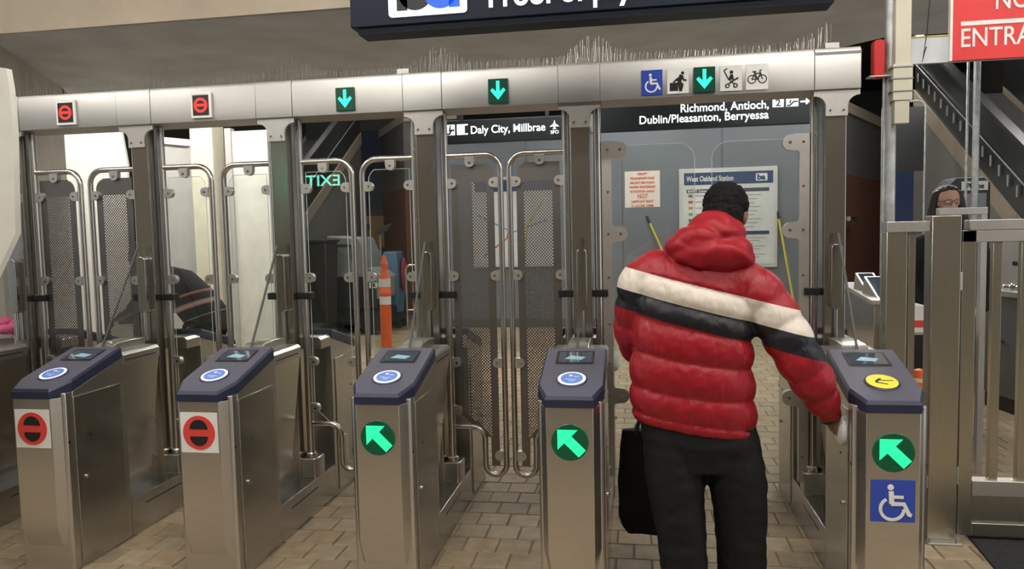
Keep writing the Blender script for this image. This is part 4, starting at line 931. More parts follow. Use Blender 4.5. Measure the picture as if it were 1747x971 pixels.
part('hand_bar', MB().tube(fillet([(-0.2, -0.34, 1.25), (-0.2, -0.34, 1.5), (0.1, -0.34, 1.5), (0.1, -0.34, 1.25)], [0.05, 0.05]), 0.015, 8), MBLK, fs); part('axle_skirt', MB().box(-0.4, 0.6, -0.3, 0.4, 0.15, 0.42), MBLK, fs)
part('steering_column', MB().cyl((0.2, 0, 1.5), (0.28, 0, 1.85), 0.03, 8), MBLK, fs); text('130', 0.13, WHITE, fs, (0.36, -0.36, 0.78), 0.003, width=0.24)
bn = thing('waste_bin', 'tall black wheeled bin left of the floor scrubber', 'bin', (-2.05, 8.1, 0))
part('tub', MB().loft([[(-0.2, -0.2, 0.05), (0.14, -0.2, 0.05), (0.14, 0.2, 0.05), (-0.2, 0.2, 0.05)], [(-0.25, -0.25, 1.55), (0.19, -0.25, 1.55), (0.19, 0.25, 1.55), (-0.25, 0.25, 1.55)]]), MBLK, bn, bevel=0.015)
part('rim', MB().box(-0.27, 0.21, -0.27, 0.27, 1.55, 1.6), MBLK, bn, bevel=0.01); part('wheel', MB().lathe([(0.03, -0.03), (0.1, -0.03), (0.1, 0.03), (0.03, 0.03)], (0.1, -0.22, 0.1), 16, 'y'), MBLK, bn)
ct = thing('cleaning_cart', 'cleaning cart with blue bags and bottles left of the brick wall', 'cart', (-1.5, 9.6, 0))
part('frame', MB().box(-0.35, 0.3, -0.2, 0.2, 0.15, 0.25), MBLK, ct); part('bag', MB().loft([rr for rr in [[(x * k + 0.13, y * k, z) for x, y in ((-0.14, -0.18), (0.14, -0.18), (0.16, 0.18), (-0.14, 0.18))] for k, z in ((0.85, 0.25), (1.05, 0.6), (1.0, 1.1), (0.9, 1.36))]]), plain('bag_blue', (0.08, 0.16, 0.26), 0.6), ct, bevel=0.03)
part('bottle', MB().lathe([(0.06, 0.75), (0.065, 1.15), (0.02, 1.25), (0.02, 1.32), (0, 1.32)], (-0.2, -0.12, 0), 12), plain('bottle_blue', (0.12, 0.3, 0.42), 0.3), ct); part('hanging_rag', MB().ell((0.34, 0, 0.95), (0.05, 0.12, 0.3), 10, 8), plain('rag_red', (0.3, 0.03, 0.05), 0.8), ct)
part('shelf', MB().box(-0.35, 0.0, -0.2, 0.2, 0.7, 0.75), MBLK, ct)
for x in (-0.33, -0.02): part('upright', MB().cyl((x, -0.18, 0.2), (x, -0.18, 1.65), 0.018, 8), DKG, ct)
for x, y in ((-0.3, -0.17), (0.26, -0.17), (-0.3, 0.17), (0.26, 0.17)): part('caster', MB().lathe([(0.02, -0.02), (0.075, -0.02), (0.075, 0.02), (0.02, 0.02)], (x, y, 0.075), 12, 'y'), MBLK, ct)
part('broom_head', MB().prism([(-0.12, 1.65), (0.1, 1.72), (0.22, 1.86), (0.0, 1.8)], 'y', -0.2, -0.14), MBLK, ct)
tag(part('tan_board', MB().box(-4.3, -2.6, 15.07, 15.119, 1.35, 2.15), plain('tan', (0.5, 0.3, 0.11), 0.6)), 'tan board on the far wall above the cleaning cart', 'board')
tag(part('blue_panel', MB().box(-4.2, -2.75, 15.07, 15.119, 2.35, 4.3), plain('dk_blue', (0.015, 0.03, 0.075), 0.5)), 'dark blue panel above the tan board', 'panel')
struct(part('wall_back_left', MB().box(-7.5, -2.5, 15.12, 15.3, 0, 4.6), plain('store_wall', (0.1, 0.1, 0.1), 0.8)))
hb_ = thing('hoop_rail', 'low steel hoop rail in front of the left brick wall', 'rail', (-1.0, 9.2, 0))
part('hoop', MB().tube(fillet([(0, 0, 0), (0, 0, 1.12), (0.7, 0, 1.12), (0.7, 0, 0)], [0.08, 0.08]), 0.025, 10), POLE, hb_); part('cross_bar', MB().cyl((0, 0, 0.35), (0.7, 0, 0.35), 0.018, 8), POLE, hb_)
dl = thing('delineator_post', 'orange delineator post with two white bands behind the glass leaf', 'post', (0.60, 3.5, 0))
OR = plain('orange', (0, 0, 0))
part('tube', MB().lathe([(0.052, 0.03), (0.052, 1.08), (0.058, 1.09), (0.058, 1.12), (0.052, 1.13), (0.05, 1.26), (0.034, 1.29), (0.028, 1.34), (0.034, 1.36), (0.034, 1.39), (0.02, 1.41), (0.02, 1.45), (0, 1.46)], n=24), OR, dl)
for z in (1.0, 1.165): part('reflective_band', MB().lathe([(0.0525, z), (0.0535, z), (0.0535, z + 0.075), (0.0525, z + 0.075)], n=24), plain('band_white', (0.75, 0.73, 0.7), 0.4), dl)
part('base', MB().lathe([(0.2, 0), (0.2, 0.03), (0.08, 0.06), (0, 0.06)], n=24), BLACK, dl)

# ------------------------------------------------------------------ white boards on the left
WB = plain('white_board', (0.72, 0.70, 0.63), 0.6); CRM = plain('cream_post', (0.7, 0.66, 0.52), 0.6)
h1 = thing('hoarding_board', 'large white board behind the left perforated leaves', 'board', (-4.0, 6.2, 0)); part('sheet', MB().prism([(-2.2, 0), (-0.07, 0), (-0.067, 1.41), (0.02, 2.7), (-0.05, 3.2), (-2.2, 3.2)], 'y', 0, 0.04), WB, h1); part('batten', MB().box(-2.2, -0.1, 0.04, 0.1, 0, 0.1), CRM, h1)
h2 = thing('ticket_booth', 'pale grey booth side with white top bar between the left glass leaves', 'booth', (-3.38, 6.3, 0))
part('side_panel', MB().box(-0.45, 0.37, 0, 0.03, 0, 2.98), plain('booth_grey', (0.45, 0.44, 0.41), 0.6), h2); part('top_bar', MB().prism([(-0.5, 3.02), (0.38, 2.91), (0.38, 3.0), (-0.5, 3.11)], 'y', -0.05, 0.06), WB, h2); part('upright', MB().box(0.28, 0.35, -0.04, 0.0, 0, 2.9), plain('booth_grey', (0, 0, 0)), h2)
tag(part('cream_column', MB().box(-2.965, -2.64, 6.1, 6.4, 0, 5.6), CRM, bevel=0.01), 'cream square column between the left glass leaves', 'column')
h3 = thing('hoarding_board', 'large white board behind the second lane from the left', 'board', (-2.41, 6.2, 0)); part('sheet', MB().box(0.0, 0.56, 0, 0.04, 0, 3.08), WB, h3); part('edge_post', MB().box(-0.09, 0.0, -0.03, 0.07, 0, 3.12), plain('booth_grey', (0, 0, 0)), h3)
tag(part('leaning_board', MB().prism([(0.253, 2.39), (0.285, 2.385), (0.295, 2.30), (0.298, 2.12), (0.276, 1.685), (-0.77, 0.0), (-1.25, 0.0), (-1.25, 2.55)], 'y', -0.32, -0.29), WB), 'cream white panel with slanted lower edge at the left picture edge', 'panel')
mb = MB()
for k in range(9): mb.ell((-1.17 + rnd.uniform(-0.09, 0.06), 1.12 + rnd.uniform(-0.05, 0.05), 1.06 + rnd.uniform(0, 0.07)), (0.05, 0.04, 0.035), 10, 6)
tag(part('pink_cloth', mb, plain('pink', (0.75, 0.12, 0.3), 0.7), smooth=60), 'crumpled pink cloth beside the leftmost gate at the left picture edge', 'cloth')

# ------------------------------------------------------------------ people
def crom(P, sub):
    P = [Vector(p) for p in P]; out = []
    for i in range(len(P) - 1):
        a = P[max(i - 1, 0)]; b = P[i]; c = P[i + 1]; d = P[min(i + 2, len(P) - 1)]
        for k in range(sub):
            t = k / sub; out.append(0.5 * ((2 * b) + (c - a) * t + (2 * a - 5 * b + 4 * c - d) * t * t + (3 * b - a - 3 * c + d) * t ** 3))
    out.append(P[-1]); return out
def limb(mb, pts, rad, n=16, sub=6, puff=None):
    """smooth tapered limb with rounded ends; puff=(spacing, depth) quilts it"""
    Q = crom([(*p, r) [:3] for p, r in zip(pts, rad)], sub); m = len(Q)
    R_ = [x.x for x in crom([(r, 0, 0) for r in rad], sub)]
    if puff:
        s_ = 0; S_ = [0]
        for i in range(1, m): s_ += (Q[i] - Q[i - 1]).length; S_.append(s_)
        R_ = [r - puff[1] + puff[1] * math.sqrt(abs(math.sin(PI * (q + puff[2]) / puff[0]))) for r, q in zip(R_, S_)]
    mb.tube(Q, R_, n); mb.ell(Q[0], (R_[0] * 0.99,) * 3, 14, 8); mb.ell(Q[-1], (R_[-1] * 0.99,) * 3, 14, 8)
def ringe(c, hw, hd, tilt=0, n=36, e=2.4, lean=0):
    P = []
    for k in range(n):
        a = 2 * PI * k / n; ca, sa = math.cos(a), math.sin(a)
        x = hw * math.copysign(abs(ca) ** (2 / e), ca); y = hd * math.copysign(abs(sa) ** (2 / e), sa)
        P.append(Vector(c) + Vector((x * math.cos(tilt), y, -x * math.sin(tilt) + y * lean)))
    return P
def remesh(mb, voxel, name, mats, smooth=2, disp=None):
    me = mb.mesh('tmp'); o = bpy.data.objects.new('tmp', me); COL.objects.link(o)
    r = o.modifiers.new('r', 'REMESH'); r.mode = 'VOXEL'; r.voxel_size = voxel; r.use_smooth_shade = True
    if smooth: s_ = o.modifiers.new('s', 'SMOOTH'); s_.iterations = smooth; s_.factor = 0.5
    dg = bpy.context.evaluated_depsgraph_get(); out = bpy.data.meshes.new_from_object(o.evaluated_get(dg))
    bpy.data.objects.remove(o); bpy.data.meshes.remove(me)
    if disp:
        nr = [v.normal.copy() for v in out.vertices]
        for v, q in zip(out.vertices, nr): v.co += q * disp(v.co)
    out.name = name; out.materials.clear()
    for m in mats: out.materials.append(m)
    out.polygons.foreach_set('use_smooth', [True] * len(out.polygons)); out.update(); return out
def hand(mb, wrist, d, side, k=1.0, curl=0.5, thumb=1):
    """wrist point, pointing direction d, side vector towards the thumb"""
    d = Vector(d).normalized(); s = Vector(side); s = (s - d * s.dot(d)).normalized(); nrm = d.cross(s)
    W = Vector(wrist); pc = W + d * 0.045 * k
    rot = Matrix((s, nrm, d)).transposed()
    mb.ell(pc, (0.04 * k, 0.015 * k, 0.05 * k), 14, 8, rot)
    for i, (off, ln) in enumerate(((0.03, 0.072), (0.0105, 0.08), (-0.0105, 0.075), (-0.03, 0.06))):
        p = pc + d * 0.036 * k + s * off * k; dd = d.copy(); pts = [p]; a = 0
        for j, f_ in enumerate((0.45, 0.32, 0.23)):
            a += curl * (0.6, 0.9, 0.7)[j]; v = d * math.cos(a) + nrm * math.sin(a); p = p + v * ln * f_ * k; pts.append(p.copy())
        limb(mb, pts, [0.0085 * k, 0.0082 * k, 0.0075 * k, 0.0066 * k], 8, 2)
    p = pc - d * 0.01 * k + s * 0.032 * k
    limb(mb, [p, p + (s * 0.6 + d * 0.7) * 0.032 * k, p + (s * 0.45 + d * 1.0 + nrm * curl * 0.4) * 0.058 * k], [0.012 * k, 0.010 * k, 0.0075 * k], 8, 2)
def head(mb, c, R_, k=1.0):
    """skull, jaw, nose, lips, ears; R_ rotates local axes (face looks to +y)"""
    P = lambda x, y, z: Vector(c) + R_ @ Vector((x * k, y * k, z * k))
    E_ = lambda p, r: mb.ell(P(*p), tuple(q * k for q in r), 18, 12, R_)
    E_((0, -0.012, 0.022), (0.076, 0.096, 0.096)); E_((0, 0.022, -0.05), (0.058, 0.064, 0.068)); E_((0, 0.05, -0.088), (0.028, 0.026, 0.022))
    limb(mb, [P(0, 0.082, 0.012), P(0, 0.098, -0.014), P(0, 0.104, -0.03)], [0.009 * k, 0.012 * k, 0.014 * k], 10, 3)
    E_((0.014, 0.094, -0.034), (0.009, 0.009, 0.008)); E_((-0.014, 0.094, -0.034), (0.009, 0.009, 0.008))
    E_((0, 0.081, -0.062), (0.024, 0.01, 0.006)); E_((0, 0.079, -0.071), (0.02, 0.01, 0.007))
    E_((0.03, 0.075, 0.022), (0.022, 0.012, 0.007)); E_((-0.03, 0.075, 0.022), (0.022, 0.012, 0.007))
    for s in (-1, 1): E_((s * 0.08, -0.008, -0.012), (0.012, 0.02, 0.032)); E_((s * 0.078, -0.004, -0.036), (0.009, 0.012, 0.012))
def eyes(par, c, R_, k=1.0):
    for s in (-1, 1):
        p = Vector(c) + R_ @ Vector((s * 0.03 * k, 0.073 * k, 0.004 * k))
        e = part('eye', MB().ell(p, (0.012 * k,) * 3, 12, 8), plain('eye_white', (0.7, 0.68, 0.65), 0.3), par)
        part('iris', MB().ell(p + R_ @ Vector((0, 0.0085 * k, 0)), (0.006 * k, 0.005 * k, 0.006 * k), 10, 6), plain('iris', (0.03, 0.015, 0.008), 0.2), e)
def skin_mat(n, c): return plain(n, c, 0.5, 0, 0.08, 12, 0.05, 200)

def fabric(name, col, wr=0.4, rough=0.55):
    if name in MATS: return MATS[name]
    m = plain(name, col, rough, 0, 0.08, 9, wr, 16, spec=0.25); return m
# --- man in the striped red puffer jacket, seen from behind
def build_man():
    t = thing('person', 'man in red puffer jacket with white and black stripes and black trousers, seen from behind', 'person', (3.17, 0.14, 0))
    HC = Vector((0.135, 0.10, 1.70)); HR = Matrix.Rotation(math.radians(-24), 3, 'X') ; HR = Matrix.Rotation(math.radians(-18), 3, 'Z') @ Matrix.Rotation(math.radians(4), 3, 'Y') @ HR
    SH_R, EL_R, WR_R = (0.25, 0.0, 1.36), (0.425, -0.05, 1.06), (0.545, 0.0, 0.835)
    SH_L, EL_L, WR_L = (-0.24, 0.02, 1.45), (-0.285, 0.11, 1.15), (-0.17, 0.31, 0.99)
    sk = MB()
    head(sk, HC, HR, 1.08); limb(sk, [(0.07, 0.05, 1.48), (0.1, 0.06, 1.56), (0.125, 0.08, 1.65)], [0.07, 0.062, 0.06])
    limb(sk, [(-0.0, 0.0, 0.9), (0.0, 0.0, 1.15), (0.04, 0.02, 1.4)], [0.13, 0.13, 0.13])
    for a in ((SH_R, EL_R, WR_R), (SH_L, EL_L, WR_L)):
        limb(sk, [(a[0][0] * 0.4 + 0.03, a[0][1], a[0][2] - 0.02), (a[0][0] * 0.9, a[0][1], a[0][2] - 0.05), a[1], a[2]], [0.06, 0.05, 0.04, 0.028])
    hand(sk, Vector(WR_R) + Vector((0.0, 0.0, 0.0)), (0.35, 0.45, -0.9), (-0.3, 0.8, 0.3), 1.0, 0.35)
    hand(sk, WR_L, (0.25, 0.35, -0.85), (0.4, 0.8, 0.3), 1.0, 1.15)
    limb(sk, [(-0.08, 0, 0.92), (-0.06, -0.01, 0.5), (-0.05, -0.02, 0.1)], [0.1, 0.07, 0.045]); limb(sk, [(0.11, 0, 0.92), (0.165, 0.02, 0.5), (0.185, 0.05, 0.1)], [0.1, 0.07, 0.045])
    body = link('body', remesh(sk, 0.0055, 'body', [skin_mat('skin_brown', (0.2, 0.105, 0.065))], 2), t); eyes(body, HC, HR, 1.08)
    # hair: short black curls
    hm = MB(); P = lambda x, y, z: HC + HR @ Vector((x, y, z))
    hm.ell(P(0, -0.022, 0.036), (0.098, 0.108, 0.098), 22, 14, HR); hm.ell(P(0, -0.05, -0.02), (0.088, 0.074, 0.085), 20, 12, HR)
    def curls(co):
        q = HR.inverted() @ (co - HC)
        if q.y > 0.06 or q.z < -0.075: return -0.02
        return 0.0045 * noise.noise(co * 85) + 0.004 * noise.noise(co * 40)
    link('hair', remesh(hm, 0.0045, 'hair', [plain('hair_black', (0.006, 0.0056, 0.0053), 0.75, 0, 0.3, 60, 0.8, 160, spec=0.2)], 1, curls), t, None, None, 'short curly black hair')
    # jacket
    jk = MB()
    KEY = [(0.775, -0.015, 8.4, 0.255, 0.150, 0.0), (0.81, -0.015, 8.4, 0.268, 0.158, 0.0), (0.94, -0.02, 7.0, 0.268, 0.162, -0.005), (1.095, -0.02, 10, 0.258, 0.160, -0.005), (1.22, -0.012, 13.5, 0.255, 0.160, 0.0),
           (1.30, -0.005, 15, 0.26, 0.158, 0.005), (1.395, 0.01, 15, 0.262, 0.150, 0.012), (1.45, 0.03, 14, 0.245, 0.135, 0.02), (1.50, 0.05, 12, 0.20, 0.115, 0.03), (1.54, 0.075, 10, 0.135, 0.10, 0.04), (1.575, 0.09, 8, 0.10, 0.09, 0.05)]
    def key(z):
        for a, b in zip(KEY, KEY[1:]):
            if a[0] <= z <= b[0]:
                f = (z - a[0]) / (b[0] - a[0]); return [a[i] + (b[i] - a[i]) * f for i in range(6)]
        return KEY[-1]
    seams = [0.775, 0.815, 0.935, 1.08, 1.215, 1.30, 1.395, 1.60]
    rings = []; z = 0.775
    while z < 1.575:
        k = key(z); s0 = max(s for s in seams if s <= z + 1e-9); s1 = min(s for s in seams if s > z); f = (z - s0) / (s1 - s0)
        pf = (0.024 if s1 - s0 > 0.05 else 0.008) * (math.sqrt(max(0, math.sin(PI * f))) - 0.75)
        if z > 1.4: pf = 0
        rings.append(ringe((k[1], k[5], z), k[3] + pf, k[4] + pf, math.radians(k[2]), 48)); z += 0.0085
    jk.loft(rings)
    limb(jk, [(0.14, 0.02, 1.395), (0.235, 0.005, 1.365), (0.335, -0.03, 1.235), (0.41, -0.055, 1.095), (0.48, -0.045, 0.975), (0.548, 0.0, 0.845)], [0.125, 0.122, 0.108, 0.102, 0.09, 0.057], 24, 8, (0.105, 0.016, 0.02))
    limb(jk, [(-0.12, 0.03, 1.445), (-0.215, 0.03, 1.41), (-0.255, 0.06, 1.28), (-0.262, 0.12, 1.155), (-0.225, 0.22, 1.06), (-0.175, 0.30, 1.0)], [0.115, 0.112, 0.098, 0.092, 0.08, 0.056], 24, 8, (0.105, 0.015, 0.02))
    def jd(co):
        q = co * 9; return 0.004 * noise.noise(Vector((co.x * 16 + co.z * 7, co.y * 12, co.z * 6))) + 0.0025 * noise.noise(co * 34)
    # jacket material: bands of the cloth follow the tilted quilting lines
    m, nt, b = new_mat('jacket_cloth'); v = coords(nt); sp_ = nd(nt, 'ShaderNodeSeparateXYZ'); nt.links.new(v, sp_.inputs[0])
    mu = nd(nt, 'ShaderNodeMath', operation='MULTIPLY_ADD'); mu.inputs[1].default_value = 0.262; nt.links.new(sp_.outputs['X'], mu.inputs[0]); nt.links.new(sp_.outputs['Z'], mu.inputs[2])
    mr = nd(nt, 'ShaderNodeMapRange'); mr.inputs['From Min'].default_value = 0.8; mr.inputs['From Max'].default_value = 1.8; nt.links.new(mu.outputs[0], mr.inputs['Value'])
    r = nd(nt, 'ShaderNodeValToRGB'); r.color_ramp.interpolation = 'CONSTANT'; e = r.color_ramp.elements
    RED = (0.30, 0.009, 0.018, 1); e[0].color = RED; e[1].position = (1.215 - 0.8); e[1].color = (0.012, 0.013, 0.017, 1)
    x = e.new(1.303 - 0.8); x.color = (0.68, 0.61, 0.53, 1); x = e.new(1.398 - 0.8); x.color = RED
    nt.links.new(mr.outputs[0], r.inputs['Fac']); nt.links.new(r.outputs['Color'], b.inputs['Base Color']); b.inputs['Roughness'].default_value = 0.42; b.inputs['Specular IOR Level'].default_value = 0.35
    n = nd(nt, 'ShaderNodeTexNoise'); n.inputs['Scale'].default_value = 11; n.inputs['Detail'].default_value = 3; n.inputs['Distortion'].default_value = 0.8
    mp = nd(nt, 'ShaderNodeMapping'); mp.inputs['Scale'].default_value = (1.6, 1, 0.6); mp.inputs['Rotation'].default_value = (0, 0.6, 0); nt.links.new(v, mp.inputs['Vector']); nt.links.new(mp.outputs[0], n.inputs['Vector'])
    bp = nd(nt, 'ShaderNodeBump'); bp.inputs['Strength'].default_value = 0.55; bp.inputs['Distance'].default_value = 0.02; nt.links.new(n.outputs['Fac'], bp.inputs['Height']); nt.links.new(bp.outputs['Normal'], b.inputs['Normal'])
    jo = link('jacket', remesh(jk, 0.0075, 'jacket', [m], 2, jd), t, None, None, 'red quilted jacket with white and black chest stripes')
    # hood lying on the back
    hd_ = MB(); R1 = Matrix.Rotation(math.radians(10), 3, 'Y')
    hd_.ell((0.045, -0.045, 1.535), (0.178, 0.115, 0.088), 28, 16, R1); hd_.ell((0.085, 0.015, 1.615), (0.125, 0.125, 0.1), 28, 16, R1); hd_.ell((0.02, -0.05, 1.57), (0.12, 0.105, 0.085), 24, 14, R1); hd_.ell((0.12, -0.03, 1.535), (0.12, 0.115, 0.085), 24, 14, R1)
    def folds(co):
        a = co.z * 62 + 18 * abs(co.x - 0.07) + 3.2 * noise.noise(co * 10)
        return 0.0055 * math.sin(a) * min(1, max(0, (0.05 - co.y) * 10)) + 0.005 * noise.noise(co * 14)
    redm = fabric('hood_cloth', (0.30, 0.009, 0.018), 0.25, 0.45)
    link('hood', remesh(hd_, 0.006, 'hood', [redm], 3, folds), jo, None, None, 'red hood folded on the back')
    part('cuff', MB().tube([(0.534, -0.01, 0.868), (0.556, 0.008, 0.826)], [0.05, 0.046], 18), plain('cuff_black', (0.012, 0.012, 0.013), 0.7), jo)
    # trousers
    tr_ = MB(); tr_.loft([ringe((0.015, 0.0, 0.60), 0.2, 0.125), ringe((0.0, 0, 0.72), 0.235, 0.145), ringe((-0.005, 0, 0.88), 0.24, 0.14), ringe((-0.005, 0, 0.95), 0.22, 0.13)])
    limb(tr_, [(-0.10, 0, 0.80), (-0.095, -0.01, 0.55), (-0.07, -0.02, 0.3), (-0.055, -0.02, 0.1)], [0.135, 0.128, 0.108, 0.1], 20); limb(tr_, [(0.115, 0, 0.80), (0.17, 0.01, 0.55), (0.19, 0.03, 0.3), (0.195, 0.05, 0.1)], [0.13, 0.125, 0.11, 0.104], 20)
    def td(co): return 0.006 * noise.noise(Vector((co.x * 7, co.y * 7, co.z * 16))) + 0.003 * noise.noise(co * 25)
    link('trousers', remesh(tr_, 0.009, 'trousers', [fabric('trouser_black', (0.009, 0.0092, 0.0098), 0.3, 0.75)], 2, td), t, None, None, 'loose black trousers')
    for x, y in ((-0.045, 0.03), (0.19, 0.1)):
        sh = MB(); sh.ell((x, y - 0.05, 0.05), (0.045, 0.06, 0.05)); sh.ell((x, y + 0.07, 0.038), (0.048, 0.11, 0.038)); sh.loft([rr for rr in [[(x + a, y + b_, zz) for a, b_ in ((-0.045, -0.1), (0.045, -0.1), (0.05, 0.1), (0.02, 0.18), (-0.02, 0.18), (-0.05, 0.1))] for zz in (0.0, 0.025)]])
        link('shoe', remesh(sh, 0.007, 'shoe', [plain('shoe_black', (0.012, 0.012, 0.012), 0.5)], 2), t)
    return t
build_man()
# black tote in his left hand
bg = thing('tote_bag', 'black fabric tote bag hanging from the left hand of the man', 'bag', (2.975, 0.47, 0.15))
bgm = MB(); rings = []
for k in range(13):
    f = k / 12; z = 0.52 * f; rings.append(ringe((0.0 + 0.012 * f, 0, z), (0.15 + 0.012 * math.sin(PI * f)) * (0.75 + 0.25 * min(1, f * 6) ** 0.5), 0.045 * (0.5 + 0.5 * min(1, f * 5)) * (1 - 0.25 * f), 0, 28, 4))
bgm.loft(rings)
link('bag_body', remesh(bgm, 0.008, 'bag_body', [fabric('tote_black', (0.008, 0.009, 0.011), 0.3, 0.7)], 2, lambda co: 0.006 * noise.noise(co * 9)), bg)
for s in (-1, 1): part('strap', MB().tube(crom([(-0.07, s * 0.03, 0.5), (-0.02, s * 0.018, 0.66), (0.04, s * 0.008, 0.765), (0.065, s * 0.018, 0.66), (0.09, s * 0.03, 0.5)], 5), 0.008, 8), plain('strap_black', (0.01, 0.01, 0.011), 0.7), bg)

# --- woman behind the railing
def build_woman():
    t = thing('person', 'woman with glasses and long dark hair in a black coat behind the railing', 'person', (5.345, 3.25, 0), PI)
    k = 1.07; HC = Vector((0, 0.02, 1.80)); HR = Matrix.Rotation(math.radians(-5), 3, 'X')
    sk = MB(); head(sk, HC, HR, k); limb(sk, [(0, -0.01, 1.5), (0, 0.0, 1.62), (0, 0.0, 1.72)], [0.08, 0.055, 0.055]); limb(sk, [(0, 0, 0.95), (0, 0, 1.2), (0, 0, 1.48)], [0.14, 0.13, 0.13])
    for s in (-1, 1):
        limb(sk, [(s * 0.12, 0, 1.48), (s * 0.2, 0, 1.45), (s * 0.27, 0.0, 1.15), (s * 0.2, 0.16, 0.98)], [0.07, 0.06, 0.045, 0.028]); hand(sk, (s * 0.2, 0.16, 0.98), (-s * 0.5, 0.7, -0.2), (0, 0.2, 1), 0.95, 0.7)
        limb(sk, [(s * 0.1, 0, 0.95), (s * 0.1, 0.01, 0.52), (s * 0.1, 0, 0.1)], [0.1, 0.07, 0.045])
    b = link('body', remesh(sk, 0.0065, 'body', [skin_mat('skin_tan', (0.55, 0.33, 0.24))], 2), t); eyes(b, HC, HR, k)
    hm = MB(); P = lambda x, y, z: HC + Vector((x, y, z)) * k
    hm.ell(P(0, -0.05, 0.04), (0.097, 0.095, 0.098), 20, 12); hm.ell(P(0, -0.01, 0.085), (0.075, 0.075, 0.05), 20, 12)
    for s in (-1, 1): limb(hm, [P(s * 0.075, -0.015, 0.06), P(s * 0.098, -0.02, -0.05), P(s * 0.11, -0.01, -0.2), P(s * 0.1, 0.0, -0.32)], [0.035, 0.038, 0.045, 0.03], 12)
    limb(hm, [P(0, -0.07, 0), P(0, -0.09, -0.15), P(0, -0.09, -0.3)], [0.09, 0.1, 0.08])
    def cut(co):
        return 0.004 * noise.noise(Vector((co.x * 50, co.y * 50, co.z * 8)))
    link('hair', remesh(hm, 0.007, 'hair', [plain('hair_dark', (0.014, 0.009, 0.008), 0.5, 0, 0.3, 40, 0.5, 90)], 1, cut), t, None, None, 'long dark hair')
    gl = MB()
    for s in (-1, 1):
        c = P(s * 0.031, 0.099, 0.004); gl.tube([c + Vector((0.026 * math.cos(a), 0, 0.02 * math.sin(a))) for a in [2 * PI * q / 16 for q in range(17)]], 0.0022, 6); gl.tube([c + Vector((s * 0.026, 0, 0.004)), P(s * 0.085, 0.0, 0.01)], 0.002, 6)
    gl.tube([P(-0.007, 0.1, 0.008), P(0.007, 0.1, 0.008)], 0.002, 6)
    part('glasses', gl, plain('frame_dark', (0.03, 0.025, 0.025), 0.3), t)
    ck = MB(); ck.loft([ringe((0, 0, 0.55), 0.24, 0.17), ringe((0, 0, 0.9), 0.25, 0.18), ringe((0, 0, 1.2), 0.245, 0.17), ringe((0, 0, 1.42), 0.235, 0.15), ringe((0, 0, 1.52), 0.17, 0.12), ringe((0, 0, 1.585), 0.085, 0.085)])
    for s in (-1, 1): limb(ck, [(s * 0.12, 0, 1.47), (s * 0.22, 0, 1.42), (s * 0.285, 0.0, 1.15), (s * 0.21, 0.15, 0.995)], [0.1, 0.09, 0.075, 0.055], 16)
    link('coat', remesh(ck, 0.01, 'coat', [fabric('coat_black', (0.009, 0.009, 0.011), 0.4, 0.7)], 2, lambda co: 0.006 * noise.noise(co * 10)), t, None, None, 'black coat')
    for s in (-1, 1):
        tl = MB(); limb(tl, [(s * 0.1, 0, 0.7), (s * 0.1, 0.01, 0.45), (s * 0.1, 0, 0.1)], [0.1, 0.085, 0.07]); link('trouser_leg', remesh(tl, 0.01, 'trouser_leg', [fabric('coat_black', (0, 0, 0))], 1), t)
        sh = MB(); sh.ell((s * 0.1, 0.05, 0.042), (0.045, 0.13, 0.042)); part('shoe', sh, BLACK, t)
build_woman()
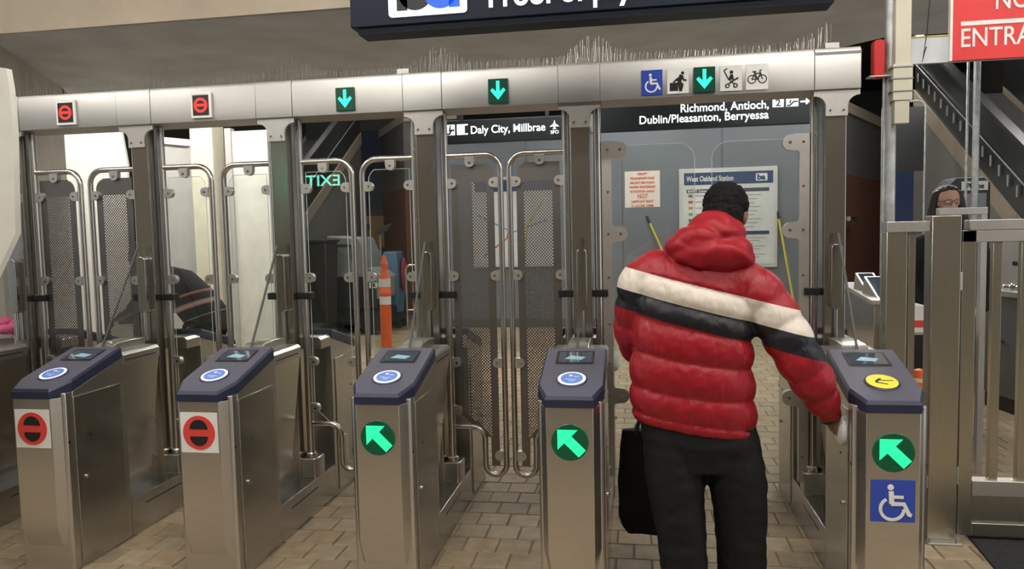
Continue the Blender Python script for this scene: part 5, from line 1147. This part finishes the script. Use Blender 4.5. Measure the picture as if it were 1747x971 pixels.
# --- stooping person in a striped top behind the left gates
def build_stooper():
    t = thing('person', 'stooping person in dark top with pink stripes behind the left gates', 'person', (-0.72, 2.55, 0))
    HC = Vector((-0.50, 0, 1.50)); HR = Matrix.Rotation(math.radians(90), 3, 'Z') @ Matrix.Rotation(math.radians(-30), 3, 'X')
    sk = MB(); head(sk, HC, HR); limb(sk, [(-0.3, 0, 1.32), (-0.42, 0, 1.42)], [0.07, 0.06]); limb(sk, [(0.06, 0, 0.95), (-0.1, 0, 1.15), (-0.28, 0, 1.3)], [0.13, 0.13, 0.12])
    for s in (-1, 1):
        limb(sk, [(-0.26, s * 0.1, 1.3), (-0.28, s * 0.2, 1.26), (-0.42, s * 0.24, 1.05), (-0.6, s * 0.16, 1.0)], [0.07, 0.055, 0.045, 0.028]); hand(sk, (-0.6, s * 0.16, 1.0), (-1, -s * 0.1, -0.2), (0, -s, 0.3), 1, 0.8)
        limb(sk, [(0.05, s * 0.1, 0.92), (-0.05, s * 0.1, 0.5), (0.02, s * 0.1, 0.1)], [0.1, 0.07, 0.045])
    b = link('body', remesh(sk, 0.0065, 'body', [skin_mat('skin_brown', (0, 0, 0))], 2), t); eyes(b, HC, HR)
    hm = MB(); hm.ell(HC + HR @ Vector((0, -0.03, 0.035)), (0.088, 0.096, 0.092), 18, 12, HR); link('hair', remesh(hm, 0.006, 'hair', [plain('hair_brown', (0.02, 0.012, 0.008), 0.6)], 1, lambda co: 0.004 * noise.noise(co * 50)), t)
    ck = MB(); ax = [((0.12, 0, 0.86), 0.17, 0.19), ((0.09, 0, 1.0), 0.165, 0.2), ((-0.03, 0, 1.14), 0.165, 0.21), ((-0.17, 0, 1.26), 0.16, 0.22), ((-0.28, 0, 1.32), 0.12, 0.18), ((-0.36, 0, 1.37), 0.075, 0.08)]
    rings = []
    for i, (c, a, w_) in enumerate(ax):
        d = (Vector(ax[min(i + 1, 5)][0]) - Vector(ax[max(i - 1, 0)][0])).normalized(); u = Vector((d.z, 0, -d.x))
        rings.append([Vector(c) + u * a * math.cos(2 * PI * q / 28) + Vector((0, 1, 0)) * w_ * math.sin(2 * PI * q / 28) for q in range(28)])
    ck.loft(rings)
    for s in (-1, 1): limb(ck, [(-0.24, s * 0.1, 1.28), (-0.27, s * 0.2, 1.25), (-0.41, s * 0.24, 1.06), (-0.57, s * 0.17, 1.0)], [0.1, 0.085, 0.07, 0.05])
    m, nt, bb = new_mat('striped_top'); v = coords(nt); sp_ = nd(nt, 'ShaderNodeSeparateXYZ'); nt.links.new(v, sp_.inputs[0])
    mu = nd(nt, 'ShaderNodeMath', operation='MULTIPLY_ADD'); mu.inputs[1].default_value = -0.35; nt.links.new(sp_.outputs['X'], mu.inputs[0]); nt.links.new(sp_.outputs['Z'], mu.inputs[2])
    mr = nd(nt, 'ShaderNodeMapRange'); mr.inputs['From Min'].default_value = 0.8; mr.inputs['From Max'].default_value = 1.6; nt.links.new(mu.outputs[0], mr.inputs['Value'])
    r = nd(nt, 'ShaderNodeValToRGB'); r.color_ramp.interpolation = 'CONSTANT'; e = r.color_ramp.elements; DK = (0.03, 0.03, 0.036, 1); PK = (0.45, 0.2, 0.17, 1); LT = (0.35, 0.33, 0.31, 1)
    e[0].color = DK; e[1].position = 0.21; e[1].color = LT
    for p_, c_ in ((0.222, DK), (0.33, PK), (0.345, (0.5, 0.42, 0.38, 1)), (0.375, PK), (0.39, DK), (0.47, PK), (0.5, DK)): x = e.new(p_); x.color = c_
    nt.links.new(mr.outputs[0], r.inputs['Fac']); nt.links.new(r.outputs['Color'], bb.inputs['Base Color']); bb.inputs['Roughness'].default_value = 0.8
    link('striped_top', remesh(ck, 0.009, 'striped_top', [m], 2, lambda co: 0.005 * noise.noise(co * 12)), t, None, None, 'dark top with pink and pale stripes')
    for s in (-1, 1):
        tl = MB(); limb(tl, [(0.07, s * 0.1, 0.9), (-0.05, s * 0.1, 0.5), (0.02, s * 0.1, 0.1)], [0.13, 0.09, 0.07]); link('trouser_leg', remesh(tl, 0.01, 'trouser_leg', [fabric('coat_black', (0, 0, 0))], 1), t)
        sh = MB(); sh.ell((-0.04, s * 0.1, 0.042), (0.13, 0.045, 0.042)); part('shoe', sh, BLACK, t)
build_stooper()
